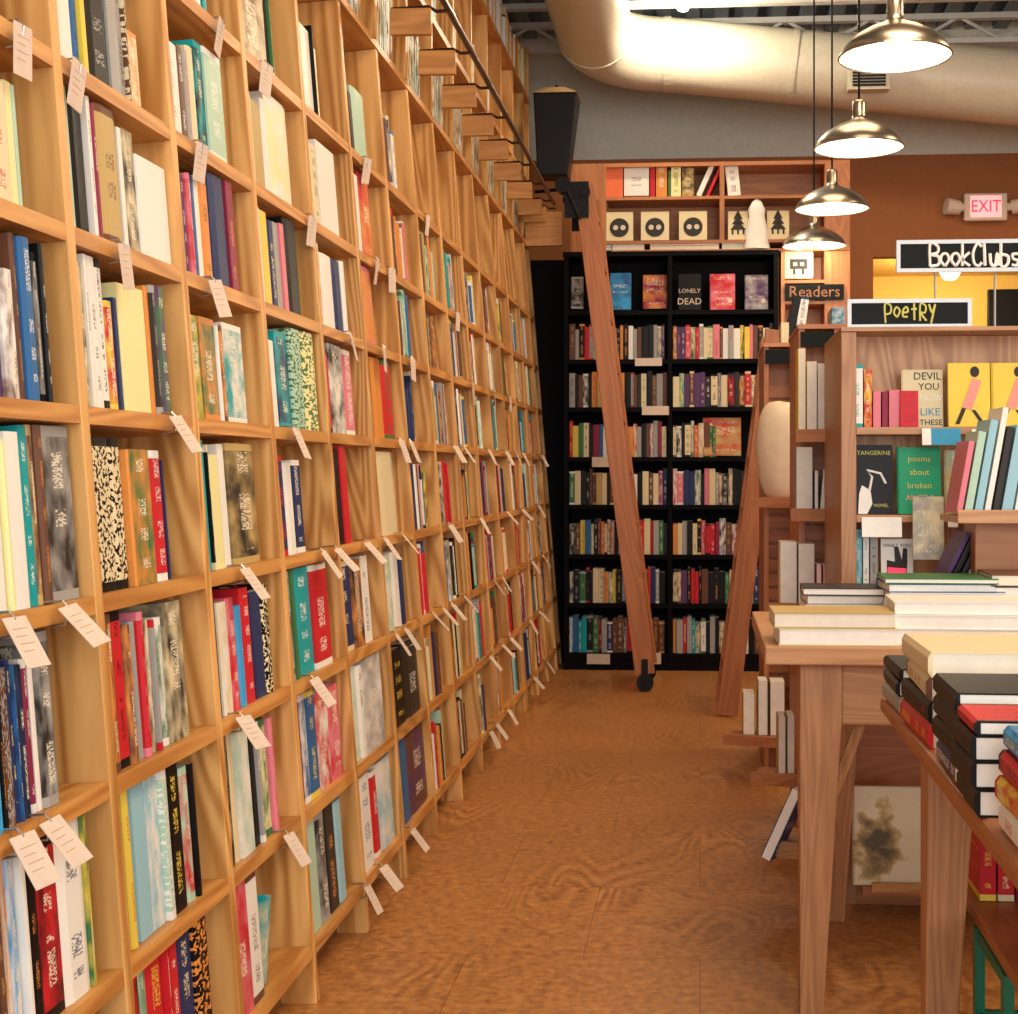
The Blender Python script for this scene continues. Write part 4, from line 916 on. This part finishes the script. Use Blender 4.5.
# ---------------------------------------------------------------- cases B and C along the aisle with their ledges
def small_case(label, Y, x0, x1, ytop, hdr, slots, text_s=None):
    xa, xb = onY(x0, 500, Y).x, onY(x1, 500, Y).x; zt_ = onY(x0, ytop, Y).z
    t = empty('display_case', (xa, Y, 0)); tag(t, label, 'bookcase')
    def q(nm, a, b, mm='cherry_v', bev=0): return box(nm, (a[0]-xa, a[1]-Y, a[2]), (b[0]-xa, b[1]-Y, b[2]), mm, t, bev)
    q('side_panel', (xa, Y, 0), (xa+.02, Y+.5, zt_)); q('side_panel', (xb-.03, Y, 0), (xb, Y+.5, zt_)); q('back_panel', (xa+.02, Y+.10, 0), (xb-.03, Y+.12, zt_)); q('top_board', (xa-.005, Y-.01, zt_), (xb+.005, Y+.5, zt_+.015), 'cherry_x')
    z1_ = onY(x0, ytop+3, Y).z; z0_ = onY(x0, ytop+hdr, Y).z
    q('header_board', (xa+.005, Y-.012, z0_), (xb-.03, Y-.001, z1_), 'board')
    z = .1
    while z < zt_-.15: q('slat', (xa+.02, Y+.085, z), (xb-.03, Y+.10, z+.052), 'cherry_x'); z += .062
    return t, xa, xb, zt_
YBc, YCc = 4.85, 5.95
tB, bxa, bxb, bzt = small_case('slatted reddish wooden case with dark chalk header next to the poetry case', YBc, 799, 843, 329, 18, 1)
tC, cxa, cxb, czt = small_case('narrower slatted wooden case further along the aisle, behind the first', YCc, 764, 800, 347, 17, 1)
def ledge(case, base_loc, px, py, Y, wdt=.24, dep=.14, rot=-14):
    p = onY(px, py, Y)
    m_ = Matrix.Translation((p.x-base_loc[0], Y-base_loc[1], p.z)) @ Matrix.Rotation(math.radians(rot), 4, 'Z')
    o = MB().box((0, 0, -.018), (wdt, dep, 0), m_).build('ledge', M['cherry_x'], case)
    MB().box((-.002, -.010, -.03), (wdt+.002, -.0, .012), m_).build('lip', M['cherry_x'], o)
    return p.z
lz = {}
cb_ = (bxa, YBc); cc_ = (cxa, YCc)
lz[1] = ledge(tB, cb_, 797, 433, YBc-.15, .17); lz[2] = ledge(tB, cb_, 792, 512, YBc-.14, .19); lz[3] = ledge(tB, cb_, 770, 606, YBc-.15, .24)
lz[4] = ledge(tB, cb_, 752, 775, YBc-.12, .22); lz[5] = ledge(tC, cc_, 724, 737, YCc-.18, .25, .17); lz[6] = ledge(tC, cc_, 752, 500, YCc-.18, .2, .17)
# lowest ledge on the poetry case's flank
p = onY(748, 842, 3.98); q_ = Matrix.Translation((p.x-px0, 3.98-YP, p.z)) @ Matrix.Rotation(math.radians(-18), 4, 'Z')
o = MB().box((0, 0, -.02), (.22, .2, 0), q_).build('ledge', M['table_x'], pc); MB().box((-.002, -.012, -.03), (.222, 0, .015), q_).build('lip', M['table_x'], o)
GL = 'pale books standing on the slatted cases'
def pageblock(x0, x1, yt, zb, Y, ca, label, st=0, lean=0, th=None, d=None):       # books standing with their page edges to the aisle
    xa = onY(x0, yt, Y).x; xb = onY(x1, yt, Y).x; h = onY(x0, yt, Y).z-zb
    return book(Matrix.Translation(((xa+xb)/2, Y+.13, zb+.001+abs(math.sin(math.radians(lean)))*(xb-xa)/2)) @ Matrix.Rotation(math.radians(lean), 4, 'Y') @ Matrix.Rotation(PI/2, 4, 'Z'), .125, xb-xa-.001, h*.98, ca, st, label, GL, page_m='pagew', hard=False)
pageblock(798, 806, 347, lz[1], YBc-.12, 'Y', 'yellow topped thick book behind the big white page block'); pageblock(807, 817, 360, lz[1], YBc-.13, 'W', 'white page block next to the yellow topped book'); pageblock(818, 836, 362, lz[1], YBc-.14, 'W', 'biggest white page block on the upper ledge')
pageblock(796, 813, 446, lz[2], YBc-.12, 'g', 'grey book on the middle ledge of the slatted case'); pageblock(814, 819, 470, lz[2], YBc-.13, 'k', 'thin dark book on the middle ledge'); pageblock(820, 826, 469, lz[2], YBc-.135, 'W', 'cream page block on the middle ledge', lean=5); pageblock(829, 835, 470, lz[2], YBc-.135, 'C', 'second cream page block on the middle ledge', lean=5)
pageblock(780, 797, 541, lz[3], YBc-.12, 'C', 'tall cream page block on the low ledge above the table'); pageblock(798, 815, 543, lz[3], YBc-.12, 'g', 'tall greyish page block on the low ledge above the table')
pageblock(816, 822, 564, lz[3], YBc-.13, 'R', 'short red edged book on the low ledge'); pageblock(823, 836, 565, lz[3], YBc-.13, 'P', 'short pink edged book on the low ledge')
pageblock(758, 768, 680, lz[5], YCc-.14, 'g', 'tallest grey brown book near the floor'); pageblock(770, 785, 681, lz[5], YCc-.14, 'A', 'broad tan book near the floor'); pageblock(743, 755, 693, lz[5], YCc-.13, 'A', 'outer tan book near the floor, towards the aisle')
pageblock(778, 786, 717, lz[4], YBc-.10, 'A', 'tan book on the lowest slatted ledge'); pageblock(787, 795, 716, lz[4], YBc-.10, 'g', 'grey book on the lowest slatted ledge')
pb_ = onY(776, 858, 4.02)
book(Matrix.Translation((pb_.x, 4.03, pb_.z+.012)) @ Matrix.Rotation(math.radians(24), 4, 'Y') @ Matrix.Rotation(PI/2-.3, 4, 'Z'), .13, .030, .21, 'N', .2, 'navy covered book leaning on the floor ledge by the table leg', None, cb='W', page_m='pagew')
# chalk-headed leaning books on top of cases
upr(783, 791, 296, czt+.016, YCc+.05, 'K', 0, 'black and white book leaning on top of the further case', 'books leaning on top of the slatted cases', lean=14); upr(794, 803, 296, czt+.016, YCc+.05, 'W', .2, 'white book leaning on top of the further case', 'books leaning on top of the slatted cases', lean=8)
upr(781, 789, 322, czt+.016, YCc-.0, 'C', 0, 'short cream book on top of the further case', 'books leaning on top of the slatted cases')
upr(832, 845, 307, bzt+.016, YBc+.05, 'L', .6, 'light blue book on top of the first slatted case', 'books leaning on top of the slatted cases')
# cream cloth bag
cl = MB(); seg = 20
cx_, cz_ = onY(779, 450, YCc-.10).x, onY(777, 450, YCc-.26).z; RX_, RZ_ = .098, .205
for i in range(13):
    ph = PI*i/12
    for q in range(seg):
        th = 2*PI*q/seg; r_ = math.sin(ph)**.6
        k = 1+.03*math.sin(9*th+3*ph)
        cl.v.append((RX_*r_*math.cos(th)*k*(1.0 if math.cos(ph) > 0 else .95), .075*r_*math.sin(th)*k, RZ_*math.cos(ph)))
for i in range(12):
    for q in range(seg): cl.face([i*seg+q, i*seg+(q+1) % seg, (i+1)*seg+(q+1) % seg, (i+1)*seg+q])
o = cl.build('cloth_bag', M['cloth'], smooth=True); o.location = (cx_, YCc-.10, lz[6]+RZ_); tag(o, 'rounded cream cloth bundle resting on the further slatted case', 'cloth')

# ---------------------------------------------------------------- table 1
TZ = .868; TX0 = onY(765, 645, 3.24).x; TY0, TY1 = 3.24, 4.06; TX1 = 1.9
t1 = empty('display_table', (TX0, TY0, 0)); tag(t1, 'pale wooden display table with tapered legs before the poetry case', 'table')
def q1(nm, a, b, mm, bev=.004): return box(nm, (a[0]-TX0, a[1]-TY0, a[2]), (b[0]-TX0, b[1]-TY0, b[2]), mm, t1, bev)
q1('tabletop', (TX0, TY0, TZ-.042), (TX1, TY1, TZ), 'table_x')
def leg(parent, ox_, oy_, x0, y0, s, dirx, diry, zt_, foot=.55, m_='table_v'):
    # square tapered leg: outer faces upright, inner ones taper
    b_ = MB(); X = [x0, x0+dirx*s]; Y = [y0, y0+diry*s]; Xf = [x0, x0+dirx*s*foot]; Yf = [y0, y0+diry*s*foot]
    P = []
    for (xx, yy, z) in ((Xf, Yf, 0), (X, Y, zt_*.86), (X, Y, zt_)):
        P += [(min(xx)-ox_, min(yy)-oy_, z), (max(xx)-ox_, min(yy)-oy_, z), (max(xx)-ox_, max(yy)-oy_, z), (min(xx)-ox_, max(yy)-oy_, z)]
    b_.v = P; b_.face([3, 2, 1, 0]); b_.face([8, 9, 10, 11])
    for l_ in (0, 4):
        for i in range(4): b_.face([l_+i, l_+(i+1) % 4, l_+4+(i+1) % 4, l_+4+i])
    return b_.build('leg', M[m_], parent, bevel=.003)
lx = onY(800, 700, 3.29).x
for (x0, dx) in ((lx, 1), (TX1-.09, -1)):
    for (y0, dy) in ((3.29, 1), (TY1-.02, -1)): leg(t1, TX0, TY0, x0+(.12 if dx > 0 and dy < 0 else 0), y0, .098, dx, dy, TZ-.042)
q1('apron', (lx+.098, 3.31, TZ-.19), (TX1-.19, 3.335, TZ-.042), 'table_x'); q1('apron', (lx+.075, 3.39, TZ-.17), (lx+.097, TY1-.02, TZ-.042), 'table_v')
MB().tube([(lx+.06-TX0, 3.35-TY0, TZ-.42), (lx+.155-TX0, 3.35-TY0, TZ-.17)], .014, 6).build('brace', M['table_v'], t1)
# books on table 1; lying flat, page edges to the viewer
FL = Matrix(((0, 0, 1, 0), (1, 0, 0, 0), (0, 1, 0, 0), (0, 0, 0, 1)))      # spine away, height along x
FS = Matrix(((0, 0, -1, 0), (-1, 0, 0, 0), (0, 1, 0, 0), (0, 0, 0, 1)))    # spine to the viewer
FX = Matrix(((-1, 0, 0, 0), (0, 0, 1, 0), (0, 1, 0, 0), (0, 0, 0, 1)))     # spine towards the aisle
GT = 'books lying on the pale display table'
def pile(x0, Y, z, items, stackname, group, w_=.25, d=.17, kind='L'):
    for n, it in enumerate(items):
        th, ca, st = it[:3]; hh_ = it[3] if len(it) > 3 else w_; dx = R.uniform(-.006, .006); dyy = R.uniform(-.006, .006)
        what = ['lowest', 'second', 'third', 'fourth', 'fifth', 'sixth', 'seventh', 'eighth'][n]
        if n == len(items)-1 and n > 0: what = 'topmost'
        lab = '%s covered flat book, %s in %s' % (CN[ca], what, stackname)
        rot = Matrix.Rotation(R.uniform(-.03, .03), 4, 'Z')
        if kind == 'L': mt = Matrix.Translation((x0+dx, Y+d+dyy, z+th/2)) @ rot @ FL
        elif kind == 'S': mt = Matrix.Translation((x0+w_+dx, Y+dyy, z+th/2)) @ rot @ FS
        else: mt = Matrix.Translation((x0+dx*.5, Y+dyy*.5, z+th/2)) @ rot @ FX
        book(mt, d, th-.0006, hh_, ca, st, lab, group, page_m='pagew' if ca in 'WgK' or R.random() < .5 else 'page', hard=True if len(it) < 5 else it[4], cb=(it[5] if len(it) > 5 else None))
        z += th
xx = lambda p_, Y: onY(p_, 640, Y).x
pile(xx(775, 3.27), 3.27, TZ, [(.040, 'C', 0, .28), (.036, 'A', 0, .28)], 'the low pile at the table corner', GT, d=.18)
pile(xx(803, 3.66), 3.66, TZ, [(.03, 'C', 0, .2), (.028, 'W', 0, .21), (.024, 'g', 0, .2), (.02, 'k', 0, .21)], 'the grey pile behind the corner pile', GT, d=.17)
pile(xx(897, 3.30), 3.30, TZ, [(.036, 'W', 0, .33), (.034, 'W', 0, .33), (.030, 'W', 0, .33)], 'the white pile mid table', GT, d=.2)
pile(xx(888, 3.55), 3.55, TZ, [(.034, 'E', 0, .29), (.034, 'W', 0, .3), (.032, 'W', 0, .29), (.022, 'B', 0, .29), (.014, 'G', 0, .28)], 'the tallest pile at mid table', GT, d=.2)
pile(xx(994, 3.55), 3.55, TZ, [(.04, 'W', 0, .25), (.04, 'K', 0, .25), (.036, 'K', 0, .25), (.03, 'D', 0, .25)], 'the dark pile at the frame edge', GT, d=.2)
# display box with upright albums
YD = 3.80
dx0 = xx(975, YD); db = empty('display_box', (dx0, YD, TZ)); tag(db, 'reddish wooden display box with ledge at the back of the table', 'box')
zc = onY(1000, 522, YD).z
box('box_body', (0, 0, 0), (.40, .16, zc-TZ), 'cherry_x', db, .003)
e0 = onY(950, 510, YD).x-dx0
o = box('ledge', (e0, -.10, zc-TZ), (.40, .16, zc-TZ+.018), 'table_x', db, .002); o.rotation_euler = (0, 0, 0)
box('lip', (e0, -.112, zc-TZ+.0), (.40, -.10, zc-TZ+.035), 'table_x', db, .002)
for n, (a0, a1, yt, ca, lab) in enumerate([(956, 962, 440, 'P', 'thin pinkish album nearest the lamp side of the display box'), (964, 972, 430, 'E', 'green and white album in the display box fan'), (974, 982, 418, 'L', 'pale blue album in the display box fan'), (984, 990, 405, 'W', 'tallest white album in the display box fan'), (992, 999, 425, 'k', 'dark thin album in the display box fan'), (1001, 1012, 424, 'L', 'broad pale blue album in the display box fan'), (1014, 1022, 430, 'W', 'white album cut by the frame edge')]):
    upr(a0, a1, yt, zc+.020, YD-.06, ca, 0, lab, 'albums fanned in the display box', lean=10)
for n, (a0, a1, yt, ca) in enumerate([(926, 931, 532, 'V'), (933, 939, 528, 'K'), (941, 946, 534, 'k'), (948, 954, 536, 'g'), (957, 962, 540, 'k')]):
    upr(a0-2, a1-2, yt, TZ, YD+.06, ca, 0, '%s slanting magazine behind the piles, %s of five' % (CN[ca], ORD[n]), 'magazines slanting behind the piles', lean=26)

# ---------------------------------------------------------------- table 2
Z2 = .82; X20 = .362; Y20, Y21 = .95, 2.86; X21 = 1.55
t2 = empty('display_table', (X20, Y20, 0)); tag(t2, 'wooden table with rounded edge loaded with hardback piles, cut by the frame', 'table')
def q2(nm, a, b, mm, bev=.004): return box(nm, (a[0]-X20, a[1]-Y20, a[2]), (b[0]-X20, b[1]-Y20, b[2]), mm, t2, bev)
q2('tabletop', (X20, Y20, Z2-.036), (X21, Y21, Z2), 'edge_y', .012)
lx2 = onY(922, 800, 2.68).x
for (x0, dx) in ((lx2, 1), (X21-.06, -1)):
    for (y0, dy) in ((2.70, -1), (Y20+.06, 1)): leg(t2, X20, Y20, x0, y0, .085, dx, dy, Z2-.036)
q2('lower_shelf', (.51, Y20+.06, .43), (X21-.06, 2.84, .455), 'edge_y', .004)
q2('shelf_rail', (X21-.10, 1.1, .36), (X21-.08, 2.5, .43), 'edge_y', .002)
GS = 'hardbacks piled on the nearer table'
pile(X20+.004, 2.62, Z2, [(.034, 'g', 0, .2), (.028, 'K', 0, .2), (.024, 'K', 0, .2)], 'the farthest pile on the near table', GS, d=.10, kind='X')
pile(X20+.006, 2.30, Z2, [(.040, 'R', .2, .27), (.038, 'K', .2, .27), (.038, 'C', .2, .27), (.042, 'C', 0, .27)], 'the red and cream pile, far end', GS, d=.36, kind='X')
pile(X20+.004, 2.03, Z2, [(.035, 'N', .2, .2), (.034, 'K', 0, .2), (.034, 'K', 0, .2), (.032, 'K', 0, .2)], 'the black edged pile, far middle', GS, d=.34, kind='X')
pile(X20-.006, 1.855, Z2, [(.036, 'K', 0, .14), (.036, 'K', 0, .14), (.034, 'K', 0, .14), (.020, 'R', .2, .14)], 'the black and red pile with white pages', GS, d=.19, kind='X')
pile(X20+.014, 1.63, Z2, [(.036, 'W', .2, .16), (.034, 'Y', .6, .16), (.032, 'R', .2, .16), (.030, 'S', .6, .16)], 'the multicoloured pile at the frame edge', GS, d=.15, kind='X')
pile(X20+.21, 1.86, Z2, [(.034, 'W', 0, .14), (.032, 'D', 0, .14), (.03, 'W', 0, .14), (.03, 'K', 0, .14)], 'the inner pile beside the black and red one', GS, d=.15, kind='X')
for n in range(4):
    a = onY(968+n*8, 860, 2.2)
    book(Matrix.Translation((.545+.034*n, 2.70, .4565)) @ Matrix.Rotation(PI, 4, 'Z') @ Matrix.Rotation(PI/2, 4, 'Z'), .15, .03, .2, 'RRMR'[n], .2, '%s book upright under the near table, %s of four' % (CN['RRMR'[n]], ORD[n]), 'red books on the lower table shelf')
# green metal stand under table 2
gs = empty('green_metal_stand', (.52, 2.42, 0)); tag(gs, 'green enamelled metal stand under the near table', 'stand')
gx = .012
for (x_, y_) in ((gx, .05), (gx+.30, .05), (gx, .30), (gx+.30, .30)): box('post', (x_-.009, y_-.014, 0), (x_+.009, y_+.014, .40), 'green', gs)
for z in (.06, .22, .375):
    box('crossbar', (gx+.009, .045, z), (gx+.291, .055, z+.022), 'green', gs); box('crossbar', (gx+.009, .295, z), (gx+.291, .305, z+.022), 'green', gs)
    box('side_bar', (gx-.005, .064, z), (gx+.005, .286, z+.022), 'green', gs)
for s_ in (0, 1):
    MB().tube([(gx+.02, .04, .09+.14*s_), (gx+.27, .04, .21+.14*s_)], .007, 6).build('brace', M['green'], gs)
print('books', NB[0], 'objects', len(COL.objects))
